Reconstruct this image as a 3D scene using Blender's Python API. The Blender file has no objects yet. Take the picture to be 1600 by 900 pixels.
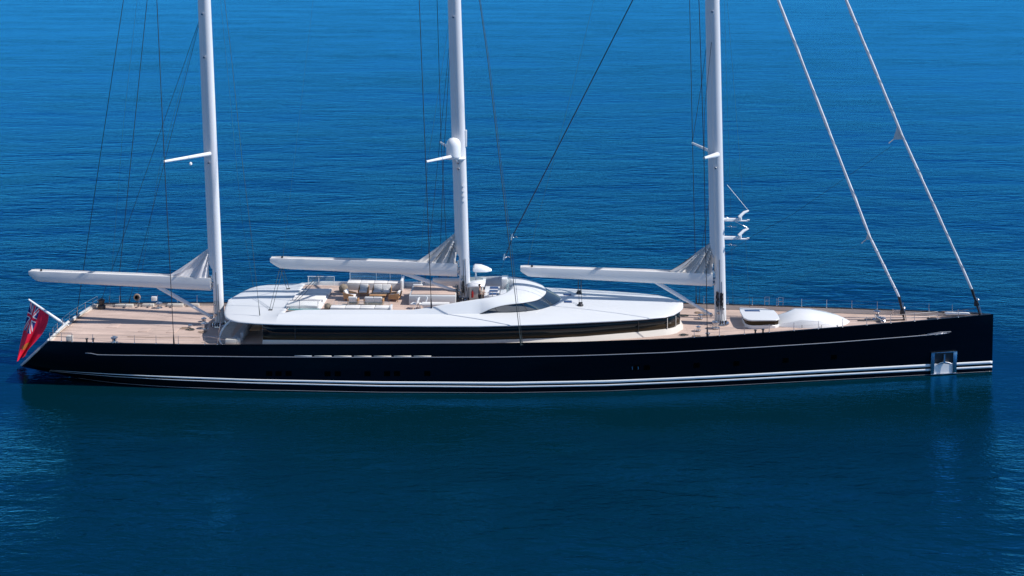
import bpy, math, random
from mathutils import Vector, Matrix, noise
R = math.radians
random.seed(7)

# ------------------------------------------------------------------ camera
scene = bpy.context.scene
cam_d = bpy.data.cameras.new('camera')
cam = bpy.data.objects.new('camera', cam_d)
scene.collection.objects.link(cam)
scene.camera = cam
cam_d.sensor_fit = 'HORIZONTAL'
cam_d.sensor_width = 36.0
cam_d.lens = 1830 / 1600 * 36
cam_d.shift_y = -(450 - 27.7) / 1600
cam_d.clip_start = 1.0
cam_d.clip_end = 60000
th, pt, rl = .023, .051, .0015
D_ = Vector((-math.sin(th) * math.cos(pt), math.cos(th) * math.cos(pt), -math.sin(pt)))
R_ = Vector((math.cos(th), math.sin(th), 0)); U_ = R_.cross(D_)
R2 = R_ * math.cos(rl) + U_ * math.sin(rl); U2 = -R_ * math.sin(rl) + U_ * math.cos(rl)
M = Matrix((R2, U2, -D_)).transposed().to_4x4()
M.translation = Vector((2.51, -96.6, 34.28))
cam.matrix_world = M

# ------------------------------------------------------------------ sky and sun
SUN_EL, SUN_AZ = R(46), R(-8)            # azimuth measured from +X towards +Y
world = bpy.data.worlds.new('World')
scene.world = world
world.use_nodes = True
wn = world.node_tree
bgn = wn.nodes['Background']
sky = wn.nodes.new('ShaderNodeTexSky')
sky.sky_type = 'NISHITA'
sky.sun_disc = False
sky.sun_elevation = SUN_EL
sky.sun_rotation = R(90) - SUN_AZ
sky.altitude = 1500
sky.air_density = 1.0
sky.dust_density = 0.1
sky.ozone_density = 3.0
wn.links.new(sky.outputs[0], bgn.inputs[0])
bgn.inputs[1].default_value = 0.10
sl = bpy.data.lights.new('sun', 'SUN')
sl.energy = 4.3
sl.angle = R(0.53)
sl.color = (1.0, 0.965, 0.91)
so = bpy.data.objects.new('sun', sl)
scene.collection.objects.link(so)
sd = Vector((math.cos(SUN_EL) * math.cos(SUN_AZ), math.cos(SUN_EL) * math.sin(SUN_AZ), math.sin(SUN_EL)))
so.rotation_euler = sd.to_track_quat('Z', 'Y').to_euler()
so.location = sd * 120
scene.view_settings.view_transform = 'Standard'
scene.view_settings.look = 'None'
scene.view_settings.exposure = 0.25
scene.view_settings.gamma = 1.0
scene.cycles.use_denoising = True
scene.cycles.max_bounces = 8

# ------------------------------------------------------------------ materials
MT = {}
def mat(name, col, rough=.5, metal=0., spec=.5, vary=0., vscale=(1, 1, 1), bump=0., bscale=8., coat=0., trans=0., alpha=1., ior=1.45):
    m = bpy.data.materials.new(name); m.use_nodes = True
    nt = m.node_tree; b = nt.nodes['Principled BSDF']
    b.inputs['Base Color'].default_value = (*col, 1)
    b.inputs['Roughness'].default_value = rough
    b.inputs['Metallic'].default_value = metal
    b.inputs['Specular IOR Level'].default_value = spec
    b.inputs['IOR'].default_value = ior
    b.inputs['Coat Weight'].default_value = coat
    b.inputs['Coat Roughness'].default_value = .05
    b.inputs['Transmission Weight'].default_value = trans
    b.inputs['Alpha'].default_value = alpha
    tc = nt.nodes.new('ShaderNodeTexCoord')
    mp = nt.nodes.new('ShaderNodeMapping'); mp.inputs['Scale'].default_value = vscale
    nt.links.new(tc.outputs['Object'], mp.inputs['Vector'])
    nz = nt.nodes.new('ShaderNodeTexNoise'); nz.inputs['Scale'].default_value = 1.0
    nz.inputs['Detail'].default_value = 5
    nt.links.new(mp.outputs[0], nz.inputs['Vector'])
    if vary > 0:
        mr = nt.nodes.new('ShaderNodeMapRange')
        mr.inputs['From Min'].default_value = .3; mr.inputs['From Max'].default_value = .7
        mr.inputs['To Min'].default_value = 1 - vary; mr.inputs['To Max'].default_value = 1 + vary
        nt.links.new(nz.outputs['Fac'], mr.inputs['Value'])
        mx = nt.nodes.new('ShaderNodeVectorMath'); mx.operation = 'SCALE'
        mx.inputs[0].default_value = col
        nt.links.new(mr.outputs[0], mx.inputs['Scale'])
        nt.links.new(mx.outputs[0], b.inputs['Base Color'])
        m['colour_out'] = 1
    if bump > 0:
        n2 = nt.nodes.new('ShaderNodeTexNoise'); n2.inputs['Scale'].default_value = bscale
        nt.links.new(tc.outputs['Object'], n2.inputs['Vector'])
        bp = nt.nodes.new('ShaderNodeBump'); bp.inputs['Strength'].default_value = 1; bp.inputs['Distance'].default_value = bump
        nt.links.new(n2.outputs['Fac'], bp.inputs['Height'])
        nt.links.new(bp.outputs[0], b.inputs['Normal'])
    MT[name] = m
    return m

mat('hull_paint', (.0006, .0010, .0026), rough=.10, vary=.15, vscale=(.3, .3, .8), spec=.36, bump=.0012, bscale=.9)
mat('antifoul', (.004, .004, .006), rough=.4)
mat('white_paint', (.80, .80, .81), rough=.22, vary=.02, vscale=(.4, .6, .6), coat=.2)
mat('white_stripe', (.80, .81, .83), rough=.25, vary=.03)
mat('roof_paint', (.66, .675, .70), rough=.35, vary=.02, vscale=(.25, .5, .5))
mat('coaming_grey', (.50, .52, .55), rough=.6, vary=.03)
mat('cream_paint', (.62, .58, .53), rough=.4, vary=.04, vscale=(.6, .6, 2))
mat('silver_line', (.42, .41, .44), rough=.25, metal=.3, vary=.04)
mat('mast_paint', (.68, .68, .70), rough=.28, vary=.04, vscale=(.7, .7, .15))
mat('boom_paint', (.72, .70, .69), rough=.35, vary=.04, vscale=(.25, .7, 1.5))
mat('sail_cloth', (.72, .68, .68), rough=.85, vary=.05, vscale=(1, 1, .7))
mat('grey_sail', (.58, .56, .55), rough=.85, vary=.08, vscale=(1.5, 1, .7))
mat('furled_cloth', (.72, .72, .75), rough=.7, vary=.10, vscale=(2, 2, 2.2), bump=.02, bscale=3)
mat('stainless', (.62, .62, .64), rough=.22, metal=1., vary=.08)
mat('dark_metal', (.05, .05, .055), rough=.4, metal=.6, vary=.1)
mat('rope_black', (.012, .013, .02), rough=.8, vary=.1)
mat('rope_navy', (.02, .022, .05), rough=.8, vary=.1)
mat('rope_grey', (.035, .05, .055), rough=.7, vary=.1)
mat('rope_tan', (.35, .26, .2), rough=.9, vary=.2)
mat('glass_dark', (.0015, .010, .016), rough=.05, spec=.3, vary=.2, vscale=(.15, .3, .3))
mat('glass_brown_reflection', (.030, .020, .009), spec=.25, rough=.15, vary=.25, vscale=(.3, .5, 1.2))  # brown base colour paints in the teak deck's reflection on the deckhouse windows
mat('windscreen_glass', (.010, .025, .045), rough=.05, spec=.8, vary=.2, ior=1.8)
mat('glass_clear', (.5, .7, .72), rough=.02, alpha=.10, spec=.5)
mat('teal_glass', (.10, .30, .30), rough=.1, alpha=.8)
mat('cushion_white', (.74, .72, .71), rough=.9, vary=.04, vscale=(2, 2, 2), bump=.01, bscale=4)
mat('cushion_grey', (.42, .43, .46), rough=.9, vary=.06, vscale=(2, 2, 2))
mat('teak_chair', (.42, .24, .12), rough=.5, vary=.15, vscale=(3, 3, 12))
mat('pouf_weave', (.28, .23, .18), rough=.95, vary=.3, vscale=(6, 6, 6), bump=.03, bscale=14)
mat('red_plastic', (.35, .02, .02), rough=.35, vary=.05)
mat('flag_red', (.85, .012, .06), rough=.75, vary=.06)
mat('flag_blue', (.012, .02, .16), rough=.75, vary=.06)
mat('flag_white', (.75, .75, .78), rough=.75, vary=.04)
mat('flag_gold', (.50, .28, .05), rough=.7, vary=.1)
mat('skin', (.42, .24, .17), rough=.55, vary=.06)
mat('shirt_grey', (.17, .16, .16), rough=.9, vary=.08)
mat('trousers_dark', (.03, .03, .04), rough=.9, vary=.08)
mat('hair_dark', (.02, .014, .01), rough=.8)
mat('screen_blue', (.02, .05, .16), rough=.12)
mat('porthole_glass', (.0002, .0002, .0003), rough=.5, spec=.02)
mat('coaming_white', (.66, .68, .71), rough=.45, vary=.02, vscale=(.3, .5, .5))
mat('slot_lining', (.85, .76, .66), rough=.5, vary=.03)
mat('leaf', (.06, .10, .04), rough=.7, vary=.3)

def teak():
    m = bpy.data.materials.new('teak_deck'); m.use_nodes = True
    nt = m.node_tree; b = nt.nodes['Principled BSDF']; N = nt.nodes.new; L = nt.links.new
    tc = N('ShaderNodeTexCoord')
    br = N('ShaderNodeTexBrick')
    br.inputs['Scale'].default_value = 1.0
    br.inputs['Brick Width'].default_value = 4.2
    br.inputs['Row Height'].default_value = .17
    br.inputs['Mortar Size'].default_value = .010
    br.inputs['Bias'].default_value = -.1
    br.inputs['Color1'].default_value = (.60, .45, .385, 1)
    br.inputs['Color2'].default_value = (.50, .37, .315, 1)
    br.inputs['Mortar'].default_value = (.30, .24, .20, 1)
    L(tc.outputs['Object'], br.inputs['Vector'])
    mp = N('ShaderNodeMapping'); mp.inputs['Scale'].default_value = (.35, 1.1, 1)
    L(tc.outputs['Object'], mp.inputs['Vector'])
    nz = N('ShaderNodeTexNoise'); nz.inputs['Scale'].default_value = 1; nz.inputs['Detail'].default_value = 6
    nz.inputs['Roughness'].default_value = .65
    L(mp.outputs[0], nz.inputs['Vector'])
    mr = N('ShaderNodeMapRange'); mr.inputs['From Min'].default_value = .3; mr.inputs['From Max'].default_value = .7
    mr.inputs['To Min'].default_value = .82; mr.inputs['To Max'].default_value = 1.16
    L(nz.outputs['Fac'], mr.inputs['Value'])
    sc = N('ShaderNodeVectorMath'); sc.operation = 'SCALE'
    L(br.outputs['Color'], sc.inputs[0]); L(mr.outputs[0], sc.inputs['Scale'])
    L(sc.outputs[0], b.inputs['Base Color'])
    b.inputs['Roughness'].default_value = .75
    MT['teak_deck'] = m
teak()

def water_mat():
    m = bpy.data.materials.new('sea_water'); m.use_nodes = True
    nt = m.node_tree; nt.nodes.clear(); N = nt.nodes.new; L = nt.links.new
    out = N('ShaderNodeOutputMaterial')
    dif = N('ShaderNodeBsdfDiffuse'); glo = N('ShaderNodeBsdfGlossy'); mix = N('ShaderNodeMixShader')
    glo.distribution = 'GGX'
    glo.inputs['Roughness'].default_value = .045
    glo.inputs['Color'].default_value = WATER_GLOSS
    fr = N('ShaderNodeFresnel'); fr.inputs['IOR'].default_value = 1.62
    tc = N('ShaderNodeTexCoord')
    # patches of slightly different body colour (depth, currents)
    mpb = N('ShaderNodeMapping'); mpb.inputs['Scale'].default_value = (.006, .012, 1)
    L(tc.outputs['Object'], mpb.inputs['Vector'])
    nb = N('ShaderNodeTexNoise'); nb.inputs['Scale'].default_value = 1; nb.inputs['Detail'].default_value = 4
    L(mpb.outputs[0], nb.inputs['Vector'])
    cr = N('ShaderNodeMix'); cr.data_type = 'RGBA'
    cr.inputs[6].default_value = WATER_A
    cr.inputs[7].default_value = WATER_B
    L(nb.outputs['Fac'], cr.inputs[0])
    L(cr.outputs[2], dif.inputs['Color'])
    # wave heights in metres, several scales summed
    def wave(sx, sy, amp, detail=2, rot=0., rough=.5, dist=0.):
        mp = N('ShaderNodeMapping'); mp.inputs['Scale'].default_value = (sx, sy, 1); mp.inputs['Rotation'].default_value = (0, 0, R(rot))
        mp.vector_type = 'TEXTURE' if False else 'POINT'
        L(tc.outputs['Object'], mp.inputs['Vector'])
        n = N('ShaderNodeTexNoise'); n.inputs['Scale'].default_value = 1; n.inputs['Detail'].default_value = detail
        n.inputs['Roughness'].default_value = rough; n.inputs['Distortion'].default_value = dist
        L(mp.outputs[0], n.inputs['Vector'])
        mu = N('ShaderNodeMath'); mu.operation = 'MULTIPLY'; mu.inputs[1].default_value = amp
        L(n.outputs['Fac'], mu.inputs[0])
        return mu
    def total(lst):
        ws = [wave(*w) for w in lst]; acc = ws[0]
        for w in ws[1:]:
            ad = N('ShaderNodeMath'); ad.operation = 'ADD'
            L(acc.outputs[0], ad.inputs[0]); L(w.outputs[0], ad.inputs[1]); acc = ad
        return acc
    acc = total(WAVES[:2]); acc2 = total(WAVES[2:])
    # gust patches: ripples stronger and weaker over the bay
    mg = N('ShaderNodeMapping'); mg.inputs['Scale'].default_value = (.012, .03, 1)
    L(tc.outputs['Object'], mg.inputs['Vector'])
    ng = N('ShaderNodeTexNoise'); ng.inputs['Scale'].default_value = 1; ng.inputs['Detail'].default_value = 3
    L(mg.outputs[0], ng.inputs['Vector'])
    mr = N('ShaderNodeMapRange'); mr.inputs['From Min'].default_value = .35; mr.inputs['From Max'].default_value = .65
    mr.inputs['To Min'].default_value = .6; mr.inputs['To Max'].default_value = 1.35
    L(ng.outputs['Fac'], mr.inputs['Value'])
    # the lee of the hull is calmer
    mm = N('ShaderNodeMath'); mm.operation = 'MULTIPLY'
    L(acc.outputs[0], mm.inputs[0]); L(mr.outputs[0], mm.inputs[1])
    off = N('ShaderNodeVectorMath'); off.operation = 'ADD'; off.inputs[1].default_value = (0, 3, 0)
    ab = N('ShaderNodeVectorMath'); ab.operation = 'ABSOLUTE'
    sb = N('ShaderNodeVectorMath'); sb.operation = 'SUBTRACT'; sb.inputs[1].default_value = (37, 0, 0)
    mxv = N('ShaderNodeVectorMath'); mxv.operation = 'MAXIMUM'; mxv.inputs[1].default_value = (0, 0, 0)
    ln = N('ShaderNodeVectorMath'); ln.operation = 'LENGTH'
    L(tc.outputs['Object'], off.inputs[0]); L(off.outputs[0], ab.inputs[0]); L(ab.outputs[0], sb.inputs[0]); L(sb.outputs[0], mxv.inputs[0]); L(mxv.outputs[0], ln.inputs[0])
    def lee_map(lo, near, far):
        q_ = N('ShaderNodeMapRange'); q_.interpolation_type = 'SMOOTHSTEP'
        q_.inputs['From Min'].default_value = near; q_.inputs['From Max'].default_value = far
        q_.inputs['To Min'].default_value = lo; q_.inputs['To Max'].default_value = 1.0
        L(ln.outputs['Value'], q_.inputs['Value']); return q_
    lee = lee_map(LEE, 6, 22); lee2 = lee_map(LEE2, 6, 15)
    sxyz = N('ShaderNodeSeparateXYZ'); L(tc.outputs['Object'], sxyz.inputs[0])
    fore = N('ShaderNodeMapRange'); fore.interpolation_type = 'SMOOTHSTEP'
    fore.inputs['From Min'].default_value = -34; fore.inputs['From Max'].default_value = 15
    fore.inputs['To Min'].default_value = 1.1; fore.inputs['To Max'].default_value = 1
    L(sxyz.outputs['Y'], fore.inputs['Value'])
    mf = N('ShaderNodeMath'); mf.operation = 'MULTIPLY'; L(mm.outputs[0], mf.inputs[0]); L(fore.outputs[0], mf.inputs[1]); mm = mf
    m2 = N('ShaderNodeMath'); m2.operation = 'MULTIPLY'
    L(mm.outputs[0], m2.inputs[0]); L(lee.outputs[0], m2.inputs[1])
    mc = N('ShaderNodeMapping'); mc.inputs['Scale'].default_value = (.07, .16, 1)
    L(tc.outputs['Object'], mc.inputs['Vector'])
    nc = N('ShaderNodeTexNoise'); nc.inputs['Scale'].default_value = 1; nc.inputs['Detail'].default_value = 3
    L(mc.outputs[0], nc.inputs['Vector'])
    mrc = N('ShaderNodeMapRange'); mrc.inputs['From Min'].default_value = .38; mrc.inputs['From Max'].default_value = .64
    mrc.inputs['To Min'].default_value = .35; mrc.inputs['To Max'].default_value = 1.6
    L(nc.outputs['Fac'], mrc.inputs['Value'])
    m3 = N('ShaderNodeMath'); m3.operation = 'MULTIPLY'; m5 = N('ShaderNodeMath'); m5.operation = 'MULTIPLY'; L(acc2.outputs[0], m5.inputs[0]); L(mr.outputs[0], m5.inputs[1])
    m6 = N('ShaderNodeMath'); m6.operation = 'MULTIPLY'; L(m5.outputs[0], m6.inputs[0]); L(mrc.outputs[0], m6.inputs[1])
    L(m6.outputs[0], m3.inputs[0]); L(lee2.outputs[0], m3.inputs[1])
    m4 = N('ShaderNodeMath'); m4.operation = 'ADD'; L(m2.outputs[0], m4.inputs[0]); L(m3.outputs[0], m4.inputs[1])
    bp = N('ShaderNodeBump'); bp.inputs['Strength'].default_value = 1; bp.inputs['Distance'].default_value = 1.0
    L(m4.outputs[0], bp.inputs['Height'])
    for nd in (glo, fr, dif):
        L(bp.outputs[0], nd.inputs['Normal'])
    mn = N('ShaderNodeMath'); mn.operation = 'MINIMUM'; mn.inputs[1].default_value = FMAX   # a ruffled sea never reaches full grazing reflection
    L(fr.outputs[0], mn.inputs[0])
    L(mn.outputs[0], mix.inputs[0]); L(dif.outputs[0], mix.inputs[1]); L(glo.outputs[0], mix.inputs[2])
    L(mix.outputs[0], out.inputs[0])
    MT['sea_water'] = m
WATER_A = (.0003, .0145, .0230, 1)
WATER_B = (.0003, .0210, .0360, 1)
WATER_GLOSS = (.04, .39, 1.0, 1)
LEE = .14
LEE2 = .38
FMAX = .95
#        sx    sy    amp   detail rot rough dist
WAVES = [(.10, .28, .16, 2, 6, .5, .3),
         (.35, .95, .17, 3, -5, .55, .5),
         (1.2, 2.9, .062, 3, 9, .6, .4),
         (2.2, 4.6, .034, 3, -14, .6, .8)]
water_mat()

# ------------------------------------------------------------------ mesh helpers
col = scene.collection
class MB:
    def __init__(s): s.v = []; s.f = []; s.mi = []
    def add(s, vs, fs, mi=0):
        o = len(s.v); s.v += [tuple(v) for v in vs]
        s.f += [tuple(i + o for i in f) for f in fs]; s.mi += [mi] * len(fs)
        return s
    def box(s, x0, x1, y0, y1, z0, z1, mi=0):
        return s.add([(x0, y0, z0), (x1, y0, z0), (x1, y1, z0), (x0, y1, z0), (x0, y0, z1), (x1, y0, z1), (x1, y1, z1), (x0, y1, z1)],
                     [(0, 3, 2, 1), (4, 5, 6, 7), (0, 1, 5, 4), (1, 2, 6, 5), (2, 3, 7, 6), (3, 0, 4, 7)], mi)
    def prism(s, pts, z0, z1, mi=0):           # polygon in plan, counter-clockwise
        n = len(pts)
        vs = [(x, y, z0) for x, y in pts] + [(x, y, z1) for x, y in pts]
        fs = [tuple(range(n - 1, -1, -1)), tuple(range(n, 2 * n))] + [(i, (i + 1) % n, (i + 1) % n + n, i + n) for i in range(n)]
        return s.add(vs, fs, mi)
    def tube(s, pts, r, n=8, cap=True, mi=0, sy=1.):
        P = [Vector(p) for p in pts]; rs = r if isinstance(r, (list, tuple)) else [r] * len(P)
        vs = []; 
        for i, p in enumerate(P):
            d = (P[min(i + 1, len(P) - 1)] - P[max(i - 1, 0)]).normalized()
            a = Vector((0, 1, 0)) if abs(d.y) < .9 else Vector((1, 0, 0))
            u = d.cross(a).normalized(); w = d.cross(u).normalized()
            for k in range(n):
                t = 2 * math.pi * k / n
                vs.append(p + u * rs[i] * math.cos(t) + w * rs[i] * sy * math.sin(t))
        fs = []
        for i in range(len(P) - 1):
            for k in range(n):
                a = i * n + k; b = i * n + (k + 1) % n
                fs.append((a, b, b + n, a + n))
        if cap:
            fs.append(tuple(range(n - 1, -1, -1))); fs.append(tuple(range((len(P) - 1) * n, len(P) * n)))
        return s.add(vs, fs, mi)
    def lathe(s, c, prof, n=20, mi=0, axis='z'):
        vs = []
        for r, h in prof:
            for k in range(n):
                t = 2 * math.pi * k / n
                q = (r * math.cos(t), r * math.sin(t), h)
                if axis == 'x': q = (q[2], q[0], q[1])
                if axis == 'y': q = (q[0], q[2], q[1])
                vs.append((c[0] + q[0], c[1] + q[1], c[2] + q[2]))
        fs = [(i * n + k, i * n + (k + 1) % n, (i + 1) * n + (k + 1) % n, (i + 1) * n + k) for i in range(len(prof) - 1) for k in range(n)]
        fs.append(tuple(range(n - 1, -1, -1))); fs.append(tuple(range((len(prof) - 1) * n, len(prof) * n)))
        return s.add(vs, fs, mi)
    def loft(s, rings, closed=False, caps=False, mi=0):
        n = len(rings[0]); vs = [p for r in rings for p in r]; fs = []
        m = n if closed else n - 1
        for i in range(len(rings) - 1):
            for k in range(m):
                a = i * n + k; b = i * n + (k + 1) % n
                fs.append((a, b, b + n, a + n))
        if caps:
            fs.append(tuple(range(n - 1, -1, -1))); fs.append(tuple(range((len(rings) - 1) * n, len(rings) * n)))
        return s.add(vs, fs, mi)
    def build(s, name, mats, parent=None, smooth=True, angle=35, bevel=0., solid=0., recalc=True, seg=2):
        me = bpy.data.meshes.new(name)
        me.from_pydata(s.v, [], s.f)
        for m in (mats if isinstance(mats, (list, tuple)) else [mats]): me.materials.append(MT[m])
        for p, k in zip(me.polygons, s.mi): p.material_index = k
        me.update()
        import bmesh
        bm = bmesh.new(); bm.from_mesh(me)
        bmesh.ops.remove_doubles(bm, verts=bm.verts, dist=1e-4)
        bmesh.ops.dissolve_degenerate(bm, edges=bm.edges, dist=1e-5)
        if recalc: bmesh.ops.recalc_face_normals(bm, faces=bm.faces)
        if bevel > 0:
            es = [e for e in bm.edges if len(e.link_faces) == 2 and e.calc_face_angle(0) > R(40)]
            if es: bmesh.ops.bevel(bm, geom=es, offset=bevel, segments=seg, affect='EDGES', profile=.6, clamp_overlap=True)
        if smooth:
            for f in bm.faces: f.smooth = True
            for e in bm.edges:
                if len(e.link_faces) == 2 and e.calc_face_angle(0) > R(angle): e.smooth = False
        bm.to_mesh(me); bm.free()
        o = bpy.data.objects.new(name, me); col.objects.link(o)
        if solid:
            md = o.modifiers.new('solid', 'SOLIDIFY'); md.thickness = solid; md.offset = 0
        if parent: o.parent = parent
        return o
def tag(o, label=None, cat=None, group=None, kind=None):
    if label: o['label'] = label
    if cat: o['category'] = cat
    if group: o['group'] = group
    if kind: o['kind'] = kind
    return o
def empty(name, loc, rz=0, label=None, cat=None, group=None):
    o = bpy.data.objects.new(name, None); col.objects.link(o)
    o.empty_display_size = .3
    o.location = loc; o.rotation_euler = (0, 0, rz)
    return tag(o, label, cat, group)
def copy_tree(o, parent=None):
    c = o.copy(); col.objects.link(c); c.parent = parent
    for ch in [x for x in bpy.data.objects if x.parent == o]: copy_tree(ch, c)
    return c
def lerp(x, xs, ys):
    if x <= xs[0]: return ys[0]
    for i in range(len(xs) - 1):
        if x <= xs[i + 1]:
            t = (x - xs[i]) / (xs[i + 1] - xs[i]); return ys[i] * (1 - t) + ys[i + 1] * t
    return ys[-1]
def smoothl(x, xs, ys, w=1.2):
    return sum(lerp(x + d * w, xs, ys) for d in (-1, -.5, 0, .5, 1)) / 5

# ------------------------------------------------------------------ water
wm = MB()
xs = [-20000, -4000, -800, -200, -60, 60, 200, 800, 4000, 20000]
ys = [-3000, -600, -150, -50, 50, 200, 800, 3000, 12000, 40000]
wm.loft([[(x, y, 0) for x in xs] for y in ys])
water = wm.build('water', 'sea_water')
tag(water, 'rippled deep blue sea around the yacht', kind='structure')

# ------------------------------------------------------------------ yacht: hull
yacht = empty('sailing_yacht', (0, 0, 0), 0,
    'huge three-masted sailing yacht with navy hull, white deckhouse roof and bare masts', 'yacht')
def zr(X): return smoothl(X, [-38, -25, 0, 17, 40.2], [3.56, 3.58, 3.95, 4.22, 4.85], 1.5)
BX = [-37.6, -36.6, -33, -27, -21, -12, -2, 5.5, 12.6, 17, 21, 25, 29.4, 32.7, 36, 38.6, 40.2]
BY = [5.0, 5.2, 5.46, 5.68, 5.86, 5.97, 5.95, 5.72, 5.12, 4.42, 3.78, 3.08, 2.28, 1.66, .98, .42, .045]
def br(X): return max(.045, lerp(X, BX, BY))
WX = [-39, -30, -20, -10, 0, 8, 16.8, 26.4, 34.9, 38.5, 40.2]
WY = [5.0, 5.55, 6.0, 6.15, 5.98, 5.35, 4.05, 2.42, .95, .33, .04]
def bw(X): return max(.04, lerp(X, WX, WY))
def zb(X): return lerp(X, [-39.2, -37, -35.5, -33, -31, -27, -20, 0, 30, 40.2], [1.12, .6, .28, -.3, -.9, -2., -2.6, -2.8, -2.6, -1.8])
def pw(X): return lerp(X, [-39, -30, -15, 40], [4.2, 4.2, 7, 9])
def skew(s): return 1.02 * max(0, min(1, (-30 - s) / 6.7)) ** 1.3
def hull_pt(s, t):
    """s = station X at the rail, t = 0 at the rail .. 1 at the keel line; starboard side (y < 0)"""
    z0, b0 = zr(s), zb(s - skew(s) * 1.2)
    a = t * math.pi / 2
    n = pw(s)
    dz = math.sin(a) ** (2 / n * 1.0) if t > 0 else 0
    cy = math.cos(a) ** (2 / n) if t < 1 else 0
    z = z0 - (z0 - b0) * dz
    k = (z0 - z) / z0
    w = br(s) * (1 - k) + bw(s) * k
    X = s - skew(s) * (z0 - z) - .55 * max(0, min(1, (-32 - s) / 4.6)) ** 2 * (1 - cy ** 2)
    return X, -w * cy, z
def hull_at(X, z):
    """outer surface half-breadth at x, z (amidships and forward, where the sides are plain)"""
    z0 = zr(X); b0 = zb(X); dz = (z0 - z) / (z0 - b0); n = pw(X)
    cy = (1 - min(1, dz) ** n) ** (1 / n)
    k = (z0 - z) / z0
    return (br(X) * (1 - k) + bw(X) * k) * cy
ss = [-36.7, -36, -35, -34, -33, -32] + [(-31 + i * 1.25) for i in range(57)] + [39.6, 40.0, 40.22]
ss = [s for s in ss if s <= 40.22]
NT = 18
ts = [(i / NT) for i in range(NT + 1)]
ts = [0, .002, .02, .06, .12] + [.2 + .8 * i / 13 for i in range(14)]
# even spread in z: choose t by dz
def tz(n):
    out = []
    for i in range(n + 1):
        dz = i / n
        out.append(dz)
    return out
def hull_ring(s):
    n = pw(s); pts = []
    fr = [0, .03, .08, .16, .26, .36, .46, .55, .64, .72, .8, .86, .91, .95, .98, 1.0]
    for dz in fr:
        a = math.asin(min(1, dz ** (n / 2)))
        pts.append(hull_pt(s, a / (math.pi / 2)))
    return pts
rings = []
for s in ss:
    st = hull_ring(s)
    rings.append(st + [(x, -y, z) for x, y, z in reversed(st)][1:])
h = MB(); h.loft(rings)
# transom closing face
h2 = rings[0]; n = len(h2)
h.add(h2, [(i, i + 1, n - 2 - i, n - 1 - i) for i in range(n // 2)])
h3 = rings[-1]
h.add(h3, [(i, i + 1, n - 2 - i, n - 1 - i) for i in range(n // 2)])
hull = h.build('hull', 'hull_paint', yacht, angle=50)

# pale transom panel with its fold line
tp = MB()
st = hull_ring(-36.7)
out = [p for p in st if p[2] > 1.15]
ring2 = []
for (x, y, z) in out: ring2.append([(x - .11, y * .965, z), (x - .11, -y * .965, z)])
tp.loft([[a, ((a[0] - .35), 0, a[2]), b] for a, b in ring2])
tp.build('transom_panel', 'coaming_grey', hull, solid=.18)

def side_strip(name, m, X0, X1, zlo, zhi, off=.012, both=True, step=1.0, parent=None, sides=(-1, 1)):
    mb = MB(); nn = max(1, int((X1 - X0) / step))
    for sg in sides:
        rr = []
        for i in range(nn + 1):
            X = X0 + (X1 - X0) * i / nn
            a, b = (zlo(X) if callable(zlo) else zlo), (zhi(X) if callable(zhi) else zhi)
            rr.append([(X, sg * (hull_at(X, a) + off), a), (X, sg * (hull_at(X, (a + b) / 2) + off), (a + b) / 2), (X, sg * (hull_at(X, b) + off), b)])
        mb.loft(rr)
    return mb.build(name, m, parent or hull, solid=.01)
def stripe_full(name, zlo, zhi, m='white_stripe'):
    """runs round the counter too: follows hull stations by skewed rings"""
    mb = MB()
    for sg in (1, -1):
        rr = []
        for s in [x for x in ss if x >= -35]:
            z0, b0 = zr(s), zb(s - skew(s) * 1.2); n = pw(s); line = []
            sl_ = (zlo(s), (zlo(s) + zhi(s)) / 2, zhi(s))
            for z in sl_:
                dz = min(.985, (z0 - z) / (z0 - b0)); a = math.asin(dz ** (n / 2))
                x, y, zz = hull_pt(s, a / (math.pi / 2))
                line.append((x, sg * (y - .012) if sg == 1 else -(y - .012), zz))
            rr.append(line)
        mb.loft(rr)
    return mb.build(name, m, hull, solid=.008)
sx_ = [-35, -31, -26, -20, -10, 0, 10, 25, 35, 40]
stripe_full('boot_stripe', lambda s: lerp(s, sx_, [1.12, .99, .88, .80, .74, .72, .72, .74, .72, .70]), lambda s: lerp(s, sx_, [1.122, 1.04, 1.005, .95, .925, .92, .935, .965, .965, .935]))
stripe_full('boot_stripe', lambda s: lerp(s, sx_, [1.0, .80, .69, .60, .51, .48, .46, .42, .38, .35]), lambda s: lerp(s, sx_, [1.002, .825, .745, .69, .62, .59, .59, .57, .55, .53]))
stripe_full('waterline_trim', lambda s: lerp(s, sx_, [.35, .16, .10, .08, .055, .05, .05, .05, .05, .05]), lambda s: lerp(s, sx_, [.352, .18, .135, .115, .085, .075, .07, .07, .07, .07]), 'silver_line')
# cove line with its jog aft and arrow head forward
cz = lambda X: lerp(X, [-33.2, -32.6, -19.8, 0, 12.6, 16.8, 26.3, 29.5, 34.3, 36], [2.75, 2.63, 2.73, 2.91, 3.07, 3.12, 3.24, 3.32, 3.44, 3.52])
mb = MB()
for sg in (-1, 1):
    rr = []
    for i in range(140):
        X = -33.6 + (36.1 + 33.6) * i / 139
        if X < -30:
            z0 = zr(X); y = br(X) * (1 - .12 * ((z0 - cz(X)) / z0)) + .0
            y = hull_at(X + .8, cz(X))
        else: y = hull_at(X, cz(X))
        w = .03 if X < 34 else .03 + .01
        rr.append([(X, sg * (y + .018), cz(X) - w), (X, sg * (y + .018), cz(X) + w)])
    mb.loft(rr)
    # pointed end
    def hp(X, z): return (X, sg * (hull_at(X, z) + .018), z)
    mb.loft([[hp(34.4, 3.47), hp(34.4, 3.55)], [hp(35.6, 3.60), hp(35.6, 3.65)], [hp(36.5, 3.60), hp(36.5, 3.64)], [hp(36.2, 3.50), hp(36.4, 3.56)], [hp(35.1, 3.36), hp(35.1, 3.40)]])
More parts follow.
